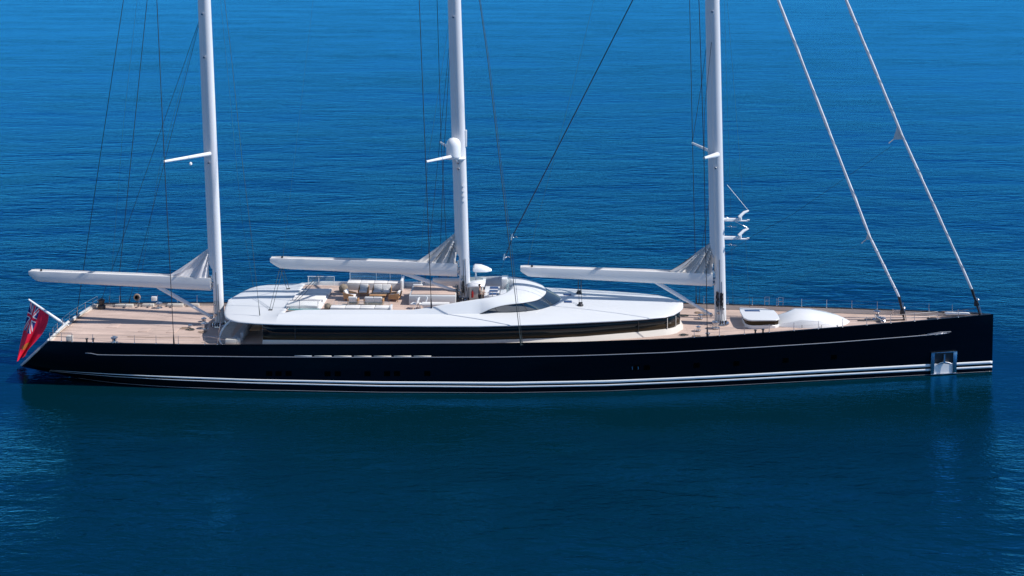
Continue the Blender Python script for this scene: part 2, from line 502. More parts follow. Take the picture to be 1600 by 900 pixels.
mb.build('cove_line', 'silver_line', hull, solid=.012)

# row of long slots above the cove line
for i in range(7):
    x0 = -15.15 + i * 1.575 - 1.575
    for sg in (-1, 1):
        m_ = MB(); xa, xb = x0, x0 + 1.37
        za, zb_ = cz(x0) + .06, cz(x0) + (.13)
        ya, yb = hull_at(xa, za) + .014, hull_at(xb, za) + .014
        m_.loft([[(xa, sg * ya, za), (xa, sg * ya, zb_)], [(xb, sg * yb, za), (xb, sg * yb, zb_)]])
        o = m_.build('hull_slot', 'slot_lining' if i else 'coaming_grey', hull, solid=.012)
# portholes
for X, z in [(15.15, 1.88), (18.4, 1.87), (22.45, 1.93), (26.5, 2.0), (10.35, 1.88), (11.14, 1.86), (-6.2, 1.56), (-8.6, 1.54), (-9.38, 1.53), (-10.93, 1.51), (-13.29, 1.48), (-14.1, 1.46), (-17.2, 1.44), (-18, 1.42), (-18.75, 1.41)]:
    for sg in (-1, 1):
        m_ = MB(); w, hh = .24, .19
        m_.loft([[(X - w, sg * (hull_at(X - w, z) + .012), z - hh), (X - w, sg * (hull_at(X - w, z + hh) + .012), z + hh)],
                 [(X + w, sg * (hull_at(X + w, z - hh) + .012), z - hh), (X + w, sg * (hull_at(X + w, z + hh) + .012), z + hh)]])
        m_.build('porthole', 'porthole_glass', hull)
# two small bright fittings
for X in (9.98, 10.45):
    MB().box(X - .03, X + .03, -hull_at(X, 1.88) - .03, -hull_at(X, 1.88), 1.74, 1.98).build('fender_eye', 'stainless', hull)
# mirror-steel anchor pocket
for sg in (-1,):
    X0, X1, Z0, Z1 = 34.80, 37.05, .12, 1.90
    def yy(X, z): return sg * (hull_at(X, z))
    d0 = .10
    fm = MB()
    def slab(xa, xb, za, zb2, oa, ob, mi=0):
        fm.add([(xa, yy(xa, za) + sg * ob, za), (xb, yy(xb, za) + sg * ob, za), (xb, yy(xb, zb2) + sg * ob, zb2), (xa, yy(xa, zb2) + sg * ob, zb2),
                (xa, yy(xa, za) + sg * oa, za), (xb, yy(xb, za) + sg * oa, za), (xb, yy(xb, zb2) + sg * oa, zb2), (xa, yy(xa, zb2) + sg * oa, zb2)],
               [(0, 1, 2, 3), (4, 5, 6, 7), (0, 1, 5, 4), (1, 2, 6, 5), (2, 3, 7, 6), (3, 0, 4, 7)], mi)
    slab(X0, X0 + .30, Z0, Z1, .02, .13)
    slab(X1 - .33, X1, Z0, Z1, .02, .13)
    slab(X0, X1, Z1, Z1 + .07, .02, .17)
    slab(X0, X1, Z0 - .06, Z0, .02, .15)
    pocket = fm.build('anchor_pocket', 'stainless', hull, bevel=.01)
    bp_ = MB(); fm = bp_
    slab(X0 + .30, X1 - .33, Z0 + .85, Z1, .012, .03)
    bp_.build('recess', 'dark_metal', pocket)
    bp2 = MB(); fm = bp2
    slab(X0 + .30, X1 - .33, Z0, Z0 + .85, .015, .05)
    bp2.build('chafe_plate', 'white_paint', pocket)
anch = empty('anchor', (35.93, -hull_at(35.93, 1.1) - .1, 1.05), 0, 'grey steel anchor stowed flat in its polished pocket near the bow', 'anchor')
a = MB(); a.tube([(0, -.05, .0), (0, -.06, .74)], [.10, .07], 8); a.build('shank', 'stainless', anch)
a = MB(); a.tube([(-.02, -.05, .03), (-.35, -.09, -.04), (-.62, -.1, -.16)], [.10, .08, .03], 8, sy=.6); a.tube([(.02, -.05, .03), (.38, -.09, -.02), (.62, -.1, -.08)], [.10, .08, .03], 8, sy=.6)
a.build('fluke', 'stainless', anch)
a = MB(); a.tube([(-.3, -.03, .18), (.3, -.03, .18)], .035, 8); a.build('stock', 'dark_metal', anch)

# ------------------------------------------------------------------ deck, bulwarks, rail cap
def zdk(X): return zr(X) - lerp(X, [-37, -25, 5, 17, 30, 38], [.26, .28, .34, .42, .44, .34])
dk = MB(); rr = []
for s in [-36.62] + ss[1:-2] + [39.6]:
    b = br(s) - .10
    rr.append([(s - (.50 * max(0, min(1, (-32 - s) / 4.6)) ** 2) * (1 - (q) ** 2), b * q, zdk(s) + .05 * (1 - q * q)) for q in (-1, -.75, -.5, -.25, 0, .25, .5, .75, 1)])
dk.loft(rr)
deck = dk.build('deck', 'teak_deck', yacht, angle=60)
# inner bulwark face and cap rail
bi = MB(); cap = MB()
for sg in (-1, 1):
    ri, rc = [], []
    for s in ss[:-1]:
        b = br(s); z = zr(s)
        xo = s
        ri.append([(xo, sg * max(0, b - .10), zdk(s) - .02), (xo, sg * max(0, b - .11), z - .01)])
        rc.append([(xo, sg * (b + .03), z - .03), (xo, sg * (b + .03), z + .035), (xo, sg * max(0.0, b - .13), z + .035), (xo, sg * max(0.0, b - .13), z - .03)])
    bi.loft(ri); cap.loft(rc, closed=True, caps=True)
bi.build('bulwark', 'cream_paint', yacht)
cap.build('cap_rail', 'hull_paint', yacht, bevel=0)
# stern cap
sc_ = MB()
rr = []
for q in [-1, -.8, -.6, -.4, -.2, 0, .2, .4, .6, .8, 1]:
    x = -36.7 - .55 * (1 - q * q) ; y = q * br(-36.7); z = zr(-36.7)
    rr.append([(x - .05, y, z - .25), (x - .05, y, z - .02), (x + .16, y, z - .02), (x + .16, y, z - .25)])
sc_.loft(rr, closed=True, caps=True); sc_.build('stern_coaming', 'cream_paint', yacht)

# ------------------------------------------------------------------ deckhouse
def bh(X): return smoothl(X, [-19.4, -14, -2, 5.5, 10.7, 13.1, 13.8, 14.2], [5.25, 5.3, 5.2, 4.42, 3.3, 2.6, 2.2, .9], .3)
hx = [-19.4, -18, -16, -14, -12, -10, -8, -6, -4, -2, 0, 2, 4, 6, 8, 10, 11.5, 12.6, 13.2, 13.6, 13.95]
hx = [x for x in hx]
house = MB()
def houseband(mb, zlo, zhi, olo, ohi, x0=-19.4, front=True):
    rr = []
    pts = [x for x in hx if x >= x0]
    L_ = [(x, -bh(x)) for x in pts] + ([(14.18, -1.4), (14.28, -.6), (14.3, 0), (14.28, .6), (14.18, 1.4)] if front else []) + [(x, bh(x)) for x in reversed(pts)]
    for i, (x, y) in enumerate(L_):
        a = L_[max(0, i - 1)]; b = L_[min(len(L_) - 1, i + 1)]
        tx, ty = b[0] - a[0], b[1] - a[1]; l = math.hypot(tx, ty); nx, ny = ty / l, -tx / l
        zl = zlo(x); zh = zhi(x)
        rr.append([(x + nx * olo, y + ny * olo, zl), (x + nx * ohi, y + ny * ohi, zh)])
    mb.loft(rr)
    return L_
z1 = lambda X: zdk(X) - .03
z2 = lambda X: lerp(X, [-19, 5, 14], [3.88, 4.03, 4.24])
z3 = lambda X: z2(X) + lerp(X, [-19, 5, 14], [.36, .42, .45])
z4 = lambda X: 5.22
hb = MB(); houseband(hb, z1, z2, .30, .02)
houseband(hb, z2, lambda X: z2(X) + .01, .02, -.05)
hb.box(-19.42, -19.3, -5.2, 5.2, 3.3, 5.1)
dh = hb.build('deckhouse', 'cream_paint', yacht, angle=40)
g = MB(); houseband(g, z2, z3, -.03, -.01); g.build('window_reflection_band', 'glass_brown_reflection', dh, solid=.03)  # lower glass strip, the mirrored side deck put in as brown colour
g = MB(); houseband(g, z3, z4, .0, -.05); g.build('window_band', 'glass_dark', dh, solid=.03)
for X in (-16.8, 10.6, 13.0, 13.75):
    for sg in (-1, 1):
        q = MB(); q.tube([(X, sg * (bh(X) + .03), z2(X)), (X, sg * (bh(X) + .03), 5.12)], .03, 4); q.build('mullion', 'dark_metal' if X < 12 else 'cream_paint', dh)
# door in the aft wall of the deckhouse
q = MB(); q.box(-19.46, -19.42, -1.6, 1.6, 3.35, 5.0); q.build('glass_door', 'glass_dark', dh)

# main roof
RXs = [-23.55, -23.4, -23.1, -22.65, -22.1, -21.3, -20, -18.3, -17.2, -14, -9.7, -6, -2.2, 0, 3, 5.5, 8.6, 11.2, 12.8, 13.6, 14.2, 14.5, 14.6]
RB = [.05, 1.6, 3.0, 4.2, 4.85, 5.25, 5.55, 5.72, 5.78, 5.85, 5.88, 5.86, 5.76, 5.55, 5.15, 4.72, 4.15, 3.55, 3.0, 2.3, 1.3, .6, .05]
def rb(X): return lerp(X, RXs, RB)
def rzc(X): return lerp(X, [-23.5, -21, -18, -2, 5, 14.6], [5.52, 5.66, 5.70, 5.86, 5.88, 5.66])
def rze(X): return lerp(X, [-23.5, 0, 14.6], [5.37, 5.37, 5.38])
def crease(X): return (lerp(X, [-18.3, -10, -5, -2.2], [4.66, 4.47, 4.34, 4.12]), lerp(X, [-18.3, -15, -2.2], [5.72, 5.78, 5.80]))
def roof_pt(X, q):
    y = (rb(X) - .12) * q if rb(X) > .3 else rb(X) * q
    z = rze(X) + (rzc(X) - rze(X)) * (1 - abs(q) ** 2.4)
    if -19.2 < X < 1.0:      # run into the creased shoulder beside the sun deck
        k = max(0, min(1, (X + 2.2) / 3.2)) if X > -5 else max(0, min(1, (-18.3 - X) / .9))
        k = k * k * (3 - 2 * k)
        Xc = max(-18.3, min(-2.2, X)); cy, cz_ = crease(Xc); b = rb(X) - .12; ay = abs(y)
        if ay > cy: zz = rze(X) + (cz_ - rze(X)) * (((b - ay) / (b - cy)) ** .8)
        else: zz = cz_ + (rzc(X) - cz_) * (1 - (ay / cy) ** 2)
        z = z * k + zz * (1 - k)
    return (X, y, z)
rf = MB()
def sub(a, b, n): return [a + (b - a) * i / n for i in range(n + 1)]
def full_section(X):
    b = rb(X); ze = rze(X)
    e = [(X, -max(.0, b - 1.0), ze - .15), (X, -max(.02, b - .04), ze - .15), (X, -b, ze - .075), (X, -max(.02, b - .05), ze - .02)]
    m_ = [roof_pt(X, q) for q in (-1, -.95, -.88, -.8, -.7, -.6, -.48, -.36, -.24, -.12, 0)]
    hlf = e + m_
    return hlf + [(x, -y, z) for x, y, z in reversed(hlf)][1:]
rf.loft([full_section(X) for X in [-23.55, -23.48, -23.4, -23.25, -23.1, -22.9, -22.65, -22.4, -22.1, -21.7, -21.3, -20.6, -20, -19.1, -18.3]])
fx = [-2.2, -1, 0, 1.5, 3, 4.2, 5.5, 7, 8.6, 10, 11.2, 12, 12.8, 13.2, 13.6, 13.9, 14.2, 14.4, 14.52, 14.6]
rf.loft([full_section(X) for X in fx])
for sg in (-1, 1):
    rr = []
    for X in sub(-18.3, -2.2, 16):
        b = rb(X); ze = rze(X); cy, czz = crease(X)
        l_ = [(X, sg * (b - 1.0), ze - .15), (X, sg * (b - .04), ze - .15), (X, sg * b, ze - .075), (X, sg * (b - .05), ze - .02), (X, sg * (b - .12), ze)]
        for k in range(1, 7):
            t = k / 6
            y = (b - .12) * (1 - t) + cy * t
            l_.append((X, sg * y, ze + (czz - ze) * (t ** .8)))
        rr.append(l_)
    rf.loft(rr)
roof = rf.build('main_roof', 'roof_paint', yacht, angle=50)
# lining under the overhang
lin = MB()
rr = []
for X in [-23.4, -22.6, -21.3, -19.5] + sub(-18, 14.3, 14):
    b = max(.1, rb(X) - .15); rr.append([(X, -b, rze(X) - .140), (X, 0, rze(X) - .13), (X, b, rze(X) - .140)])
lin.loft(rr); lin.build('roof_lining', 'coaming_grey', roof)
# roof hatches
for (xa, xb, ya, yb) in ((4.66, 5.30, .95, 1.5), (4.66, 5.30, -1.15, -.6)):
    q = MB(); q.box(xa, xb, ya, yb, 5.78, 5.905); q.build('roof_hatch', 'screen_blue', roof, bevel=.02)

# coaming round the sun deck
ctX = [-18.3, -16.8, -7.5, -4.75, -2.7, -1.16]
ctY = [4.50, 4.22, 4.12, 3.85, 3.5, 3.2]
ctZ = [5.70, 6.0, 6.02, 6.46, 6.71, 6.84]
def ctop(X): return smoothl(X, ctX, ctY, .3), smoothl(X, ctX, ctZ, .5)
cm = MB()
for sg in (-1, 1):
    rr = []
    for X in sub(-18.3, -2.2, 24):
        cy, czz = crease(X); ty, tz_ = ctop(X)
        if X > -2.21: ty, tz_ = 3.42, 6.76
        face = [(X, sg * (cy + (ty - cy) * k / 8), czz + (tz_ - czz) * k / 8) for k in range(9)]
        rr.append(face + [(X, sg * (ty - .1), tz_ + .005), (X, sg * (ty - .16), tz_ - .05), (X, sg * (ty - .18), 5.6)])
    cm.loft(rr)
# aft sill of the sun deck
cm.loft([[(-18.7, y, 5.55), (-18.4, y, 5.69), (-18.15, y, 5.72), (-17.98, y, 5.70), (-17.9, y, 5.6)] for y in sub(-4.6, 4.6, 8)])


# sun deck floor
sdk = MB(); sdk.loft([[(X, y, 5.655) for y in (-4.15, 0, 4.15)] for X in (-18.1, -12, -6, -2.6)])
sdk.loft([[(X, -w, 5.655), (X, 0, 5.655), (X, w, 5.655)] for X, w in ((-2.6, 3.75), (-1.2, 3.5), (0, 3.0), (.6, 2.2))])
# seated above the roof shell where the roof runs under the helm
sundeck = sdk.build('sun_deck', 'teak_deck', yacht)
for v in sundeck.data.vertices:
    v.co.z += .0
# raise the helm part of the floor clear of the roof camber
hf = MB(); hf.prism([(-2.3, -3.6), (-1.2, -3.4), (0, -2.9), (.62, -1.9), (.85, 0), (.62, 1.9), (0, 2.9), (-1.2, 3.4), (-2.3, 3.6)], 5.60, 5.90)
hf.build('helm_floor', 'teak_deck', yacht)

# helm roof (dodger) with its cut-out
upX = [-2.2, -1.7, -1.1, -.1, 1.40, 2.35, 2.82, 3.12, 3.18]
upY = [4.12, 4.10, 4.03, 3.75, 3.3, 2.6, 1.75, .7, .0]
upZ = [5.80, 6.03, 6.27, 6.44, 6.50, 6.50, 6.50, 6.50, 6.50]
loP = [(-2.24, 3.9, 5.80), (-.6, 3.62, 5.78), (.8, 3.42, 5.80), (2.47, 2.85, 5.80), (3.3, 2.25, 5.80), (3.8, 1.75, 5.81), (4.38, .75, 5.83), (4.5, 0, 5.84)]
upP = list(zip(upX, upY, upZ))
def path_interp(P, n):
    Vs = [Vector(p) for p in P]; Ls = [0]
    for a, b in zip(Vs, Vs[1:]): Ls.append(Ls[-1] + (b - a).length)
    out = []
    for i in range(n + 1):
        d = Ls[-1] * i / n
        for k in range(len(Vs) - 1):
            if d <= Ls[k + 1] + 1e-9:
                t = (d - Ls[k]) / max(1e-9, Ls[k + 1] - Ls[k])
                # Catmull-Rom
                p0 = Vs[max(0, k - 1)]; p1 = Vs[k]; p2 = Vs[k + 1]; p3 = Vs[min(len(Vs) - 1, k + 2)]
                out.append(.5 * ((2 * p1) + (-p0 + p2) * t + (2 * p0 - 5 * p1 + 4 * p2 - p3) * t * t + (-p0 + 3 * p1 - 3 * p2 + p3) * t ** 3)); break
    return out
NP = 28
U = path_interp(upP, NP); Lw = path_interp(loP, NP)
# inner lip: along the cut-out aft, then everything meets a crown spine
inn = path_interp([(-2.2, 3.42, 6.76), (-1.16, 3.1, 6.86), (-.4, 2.6, 6.93), (.1, 1.9, 6.97), (.4, 1.1, 7.0), (.5, .4, 7.0), (.52, 0, 7.0)], NP)
hr = cm
for sg in (-1, 1):
    rr = []
    for ri_, (u, w) in enumerate(zip(U, inn)):
        line = []; ex = 1 + 1.2 * min(1, ri_ / 16)
        for k in range(9):
            t = k / 8
            p = u.lerp(w, t)
            zt = u.z + (w.z - u.z) * (1 - (1 - t) ** ex)
            line.append((p.x, sg * p.y, zt))
        rr.append(line)
    hr.loft(rr)
    # rounded visor edge
    rr = []
    for u, l in zip(U, Lw):
        d = (l - u); d.z = 0
        rr.append([(u.x, sg * u.y, u.z), (u.x, sg * (u.y), u.z - .05), (u.x - .05, sg * max(0, u.y - .08), u.z - .06)])
    hr.loft(rr)
helm_roof = hr.build('helm_roof', 'roof_paint', yacht, angle=58)
il = MB()
for sg in (-1, 1):
    rr = []
    for w in inn:
        rr.append([(w.x, sg * w.y, w.z), (w.x - .12, sg * w.y * .96, w.z - .03), (w.x - .55, sg * w.y * .82, w.z - .5), (w.x - .6, sg * w.y * .8, 5.85)])
    il.loft(rr)
il.build('cockpit_liner', 'coaming_grey', helm_roof, angle=60)
wsn = MB()
for sg in (-1, 1):
    wsn.loft([[(l.x, sg * l.y, l.z - .01), ((l.x + u.x) / 2 + .02, sg * ((l.y + u.y) / 2 + .02), (l.z + u.z) / 2), (u.x, sg * (u.y - .02), u.z - .045)] for u, l in zip(U, Lw)])
wscreen = wsn.build('bridge_window', 'windscreen_glass', helm_roof, angle=60)
tr = MB()
for sg in (-1, 1):
    tr.tube([(u.x + .015, sg * (u.y + .01), u.z - .05) for u in U], .022, 6)
tr.build('window_trim', 'dark_metal', helm_roof)
for k in (5, 13):
    for sg in (-1, 1):
        a_, b_ = Lw[k], U[k]
        MB().tube([(a_.x, sg * (a_.y + .03), a_.z), (b_.x, sg * (b_.y + .02), b_.z - .05)], .02, 4).build('window_mullion', 'dark_metal', helm_roof)

# ------------------------------------------------------------------ masts
RAKE = .0315
def mast_x(xb, zb_, z): return xb - RAKE * (z - zb_)
def make_mast(xb, z0, zstep, ztop=58, w=.42):
    mm = MB(); rr = []
    for z in [z0, z0 + 1, z0 + 3, zstep, 14, 20, 26, 32, 40, 50, ztop]:
        if z < z0: continue
        x = mast_x(xb, z0, z); k = 1 if z < 30 else 1 - .35 * (z - 30) / 28
        rr.append([(x + w * k * math.cos(t), w * .82 * k * math.sin(t), z) for t in [2 * math.pi * i / 24 for i in range(24)]])
    mm.loft(rr, closed=True, caps=True)
    m_ = mm.build('mast', 'mast_paint', yacht)
    tk = MB(); rr = []
    for z in [zstep - .25, zstep + .25, zstep + .3, 20, 40, ztop - 1]:
        x = mast_x(xb, z0, z) - w
        d = .02 if z < zstep else .24
        if z > 30: d *= .6
        rr.append([(x + .22, -.26, z), (x - d, -.17, z), (x - d - .03, 0, z), (x - d, .17, z), (x + .22, .26, z)])
    tk.loft(rr, closed=True, caps=True); tk.build('sail_track', 'mast_paint', m_)
    sl_ = MB(); 
    for yo in (-.06,):
        sl_.tube([(mast_x(xb, z0, z) - .05, -w * .82 - .012, z) for z in (z0 + 1.2, z0 + 3, zstep - .5)], .018, 4)
        sl_.tube([(mast_x(xb, z0, z) + .12, -w * .79 - .012, z) for z in (z0 + .9, z0 + 2, z0 + 3.6)], .014, 4)
    sl_.build('halyard_exit', 'dark_metal', m_)
    ba = MB(); ba.lathe((xb, 0, z0), [(.72, 0), (.70, .1), (.56, .16), (.5, .3)], 20); ba.build('mast_collar', 'stainless', m_)
    return m_
M1 = make_mast(-24.30, 3.35, 8.45); M2 = make_mast(-3.58, 5.66, 9.7, w=.44); M3 = make_mast(17.72, 3.9, 9.85, w=.48)
# steps and small lights on the masts
for m_, xb, z0, zs in ((M1, -24.3, 3.35, (17.2, 26.0, 29.6)), (M2, -3.58, 5.66, (16.8, 17.3, 29.4)), (M3, 17.72, 3.9, (17.0, 29.9))):
    for z in zs:
        q = MB(); x = mast_x(xb, z0, z)
        q.lathe((x - .2, -.45, z), [(.02, -.1), (.1, -.06), (.12, .04), (.05, .1)], 10); q.build('mast_light', 'stainless', m_)
for k in range(4):
    z = 14.1 + k * .42; x = mast_x(-3.58, 5.66, z)
    MB().add([(x + .05, -.38, z), (x + .28, -.34, z), (x + .16, -.40, z + .28), (x + .05, -.5, z), (x + .28, -.46, z), (x + .16, -.44, z + .28)], [(0, 1, 2), (3, 5, 4), (0, 3, 4, 1), (1, 4, 5, 2), (2, 5, 3, 0)]).build('mast_step', 'white_paint', M2)
# rope bundles hanging at the mast foot
def rope_bundle(par, x, y, z0, z1, m_='rope_black', r=.09):
    q = MB(); pts = sub(z0, z1, 8)
    q.tube([(x + .03 * math.sin(i * 2.1), y + .02 * math.cos(i * 1.7), z) for i, z in enumerate(pts)], [r * .5] + [r * (1 + .25 * math.sin(i * 2)) for i in range(7)] + [r * .4], 8)
    for k in range(3):
        q.tube([(x - .1 + k * .1, y - .06, z1), (x - .13 + k * .12, y - .08, (z0 + z1) / 2), (x - .1 + k * .1, y - .06, z0 - .2)], .022, 5)
    q.build('rope_coil', m_, par)
rope_bundle(M3, 17.35, -.46, 5.4, 6.7); rope_bundle(M3, 17.72, -.48, 5.5, 6.6)
rope_bundle(M2, -3.75, -.45, 6.4, 7.4, 'dark_metal', .1); rope_bundle(M2, -4.25, -.4, 6.0, 7.1, 'rope_grey', .05)

def spreader(par, root, tip, r0=.16, r1=.09):
    q = MB(); q.tube([root, tuple(root[i] * .5 + tip[i] * .5 for i in range(3)), tip], [r0, (r0 + r1) / 2, r1], 10)
    # flattened wing section
    q.v = [(x, y, z) for x, y, z in q.v]
    return q.build('spreader', 'white_paint', par)
spreader(M1, (-24.85, -.3, 17.95), (-27.6, -3.9, 17.9), .17, .1)
q = MB(); q.lathe((-26.05, -1.8, 17.35), [(.02, -.13), (.12, -.07), (.13, .05), (.04, .16)], 12); q.build('mast_light', 'white_paint', M1)
spreader(M2, (-4.1, -.3, 17.95), (-6.42, -4.3, 18.08)); spreader(M2, (-4.1, .3, 17.95), (-6.0, 4.3, 18.25))
spreader(M3, (17.25, -.3, 18.1), (15.7, -3.66, 18.38), .22, .1); spreader(M3, (17.15, .3, 18.1), (15.72, 3.66, 18.42), .15, .09)
q = MB(); q.lathe((16.95, 0, 17.75), [(.1, 0), (.28, .03), (.28, .55), (.1, .6)], 14); q.build('spreader_bracket', 'white_paint', M3)
# satellite dome on the middle mast
q = MB(); q.lathe((-4.50, -.85, 17.85), [(.30, -.12), (.54, -.04), (.60, .04), (.61, .12), (.61, 1.0), (.585, 1.17), (.53, 1.32), (.44, 1.46), (.32, 1.56), (.16, 1.62), (.01, 1.64)], 32)
rd = q.build('satellite_dome', 'white_paint', M2, angle=60)
q = MB(); q.box(-5.0, -3.5, -1.1, -.1, 17.68, 17.76); q.tube([(-4.2, -.2, 17.3), (-4.3, -.8, 17.7)], .09, 8); q.build('dome_bracket', 'white_paint', rd, bevel=.02)
q = MB(); q.box(-3.62, -3.45, -.15, .15, 18.6, 20.0); q.build('antenna_panel', 'white_paint', M2, bevel=.04)
# radars on the foremast
for z in (12.62, 11.10):
    q = MB(); q.tube([(17.6, 0, z), (19.1, 0, z + .02)], [.15, .11], 8, sy=.8); q.box(18.0, 19.85, -.16, .16, z - .12, z - .06)
    b_ = q.build('radar_bracket', 'white_paint', M3)
    q = MB(); q.tube([(19.1, -.25, z + .25), (19.55, -.05, z + .62), (19.95, .1, z + .75)], [.13, .12, .07], 10); q.lathe((19.25, -.1, z), [(.12, 0), (.12, .3), (.05, .34)], 10)
    q.build('radar_scanner', 'white_paint', b_)
    q = MB(); q.tube([(18.15, .1, z + 2.9 if z > 12 else z + 1.7), (19.85, .1, z + .85)], .018, 4); q.tube([(19.8, -.1, z), (20.0, -.1, z)], .06, 6)
    q.build('whip_aerial', 'white_paint', b_)
    q = MB(); q.tube([(18.1, -.3, z - .5), (18.9, -.3, z - .55)], .02, 4); q.lathe((18.4, -.3, z - .6), [(.01, 0), (.1, .03), (.1, .15), (.02, .2)], 8); q.build('mast_lamp', 'stainless', b_)

# ------------------------------------------------------------------ booms, sails, vangs
def make_boom(xt, zt, zbt, xm, zm, zbm, chf):
    """xt, zt, zbt: outer end x, top z, bottom z; xm, zm, zbm: mast end"""
    q = MB(); rr = []
    N = 18
    for i in range(N + 1):
        t = i / N
        x = xt + (xm - xt) * t; za = zt + (zm - zt) * t; zbb = zbt + (zbm - zbt) * t
        w = .35 + .06 * t
        if i == 0: bot = za - .32
        elif i == 1: bot = None
        sec = [(.98, 1.), (1.0, .93), (1.0, .55), (.90, .25), (.62, .06), (.25, 0), (-.25, 0), (-.62, .06), (-.90, .25), (-1.0, .55), (-1.0, .93), (-.98, 1.), (-.78, 1.), (-.74, .90), (.74, .90), (.78, 1.)]
        hgt = za - zbb
        rr.append((x, za, zbb, w, sec))
    rings = []
    def ring(x, za, zbb, w, sec): return [(x, y * w, zbb + (za - zbb) * k) for y, k in sec]
    x, za, zbb, w, sec = rr[0]
    rings.append(ring(x, za - .02, za - .40, w * .9, sec))
    rings.append(ring(x + chf * .5, za, (za - .40) * .45 + zbb * .55, w * .97, sec))
    rings.append(ring(x + chf, za, zbb, w, sec))
    for a_ in rr[1:]:
        if a_[0] > x + chf + .1: rings.append(ring(*a_))
    q.loft(rings, closed=True, caps=True)
    b_ = q.build('boom', 'boom_paint', yacht, angle=42)
    # gooseneck gear
    g_ = MB()
    g_.box(xm, xm + .18, -.18, .18, zbm + .3, zm + .12); g_.tube([(xm + .1, 0, zbm + .2), (xm + .45, 0, zbm - .05)], .1, 8); g_.tube([(xm + .05, -.2, zbm + .55), (xm + .5, 0, zbm + .75)], .08, 8)
    g_.tube([(xm + .15, -.25, zm - .35), (xm + .15, .25, zm - .35)], .12, 10)
    g_.build('gooseneck', 'stainless', b_, bevel=.015)
    # small fittings in the trough and along the foot
    for dx in (.95,):
        MB().lathe((xt + dx, 0, zt + (zm - zt) * .05 - .06), [(.02, 0), (.09, .02), (.09, .14), (.03, .18)], 8).build('sheave', 'dark_metal', b_)
    return b_
B1 = make_boom(-40.34, 7.93, 7.01, -24.95, 7.47, 6.33, .62)
B2 = make_boom(-19.92, 9.18, 8.27, -4.25, 8.88, 7.68, .80)
B3 = make_boom(1.03, 8.58, 7.76, 16.98, 8.17, 7.03, .62)
def make_sail(bm, xa, za, xb, zb_, zfoot_b, seed, m_, amp=.13, lobes=9):
    q = MB(); NU, NV = 36, 18
    rnd = random.Random(seed)
    ph = [rnd.uniform(0, 6.28) for _ in range(6)]
    head = Vector((xb, 0, zb_))
    for sg in (-1, 1):
        rr = []
        for i in range(NU + 1):
            u = i / NU
            x0 = xa + (xb - xa) * u; zbase = za + (zfoot_b - za) * u
            ztop = za + (zb_ - za) * (u ** 1.12)
            line = []
            for j in range(NV + 1):
                v = j / NV
                x = x0 + .10 * math.sin(v * 3 + ph[0]) * (1 - v) * u * (1 - u)
                z = zbase + (ztop - zbase) * v
                dx, dz = xb + .25 - x, zb_ + .3 - z
                ang = math.atan2(dx, dz + .01)
                f = math.sin(ang * lobes + ph[1]) + .7 * math.sin(ang * lobes * 2.3 + ph[2] + v) + .25 * math.sin(ang * lobes * 4.1 + ph[3])
                thick = (.26 * (1 - v) ** .7 + .05) * min(1, 5 * (ztop - zbase + .05))
                y = thick + amp * f * .5 * min(1, (ztop - zbase) * 1.2) * (.35 + .65 * (1 - abs(2 * v - 1)))
                line.append((x + .05 * f * (1 - v) * u, sg * max(.012, y), z))
            rr.append(line)
        q.loft(rr)
    return q.build('gathered_sail', m_, bm, angle=70)
make_sail(B1, -28.54, 7.62, -25.12, 9.95, 7.42, 3, 'sail_cloth', .45, 12)
make_sail(B2, -7.66, 8.93, -4.32, 11.45, 8.84, 11, 'grey_sail', .62, 24)
make_sail(B3, 13.45, 8.27, 16.95, 10.8, 8.15, 5, 'grey_sail', .62, 26)
def vang(pts_a, pts_b, r=.165):
    q = MB(); q.tube([pts_a, tuple(pts_a[i] * .45 + pts_b[i] * .55 for i in range(3))], r, 10)
    q.tube([tuple(pts_a[i] * .45 + pts_b[i] * .55 for i in range(3)), pts_b], r * .8, 10)
    v_ = q.build('boom_vang', 'mast_paint', yacht)
    MB().lathe(pts_b, [(.1, -.15), (.16, -.1), (.16, .1), (.1, .15)], 10, axis='y').build('vang_pin', 'stainless', v_)
    MB().box(pts_a[0] - .25, pts_a[0] + .25, -.12, .12, pts_a[2] - .02, pts_a[2] + .25).build('vang_bracket', 'stainless', v_)
vang((-29.5, 0, 6.6), (-25.0, 0, 4.05)); vang((-9.0, 0, 8.0), (-4.15, 0, 6.35)); vang((12.2, 0, 7.4), (16.9, 0, 4.6))

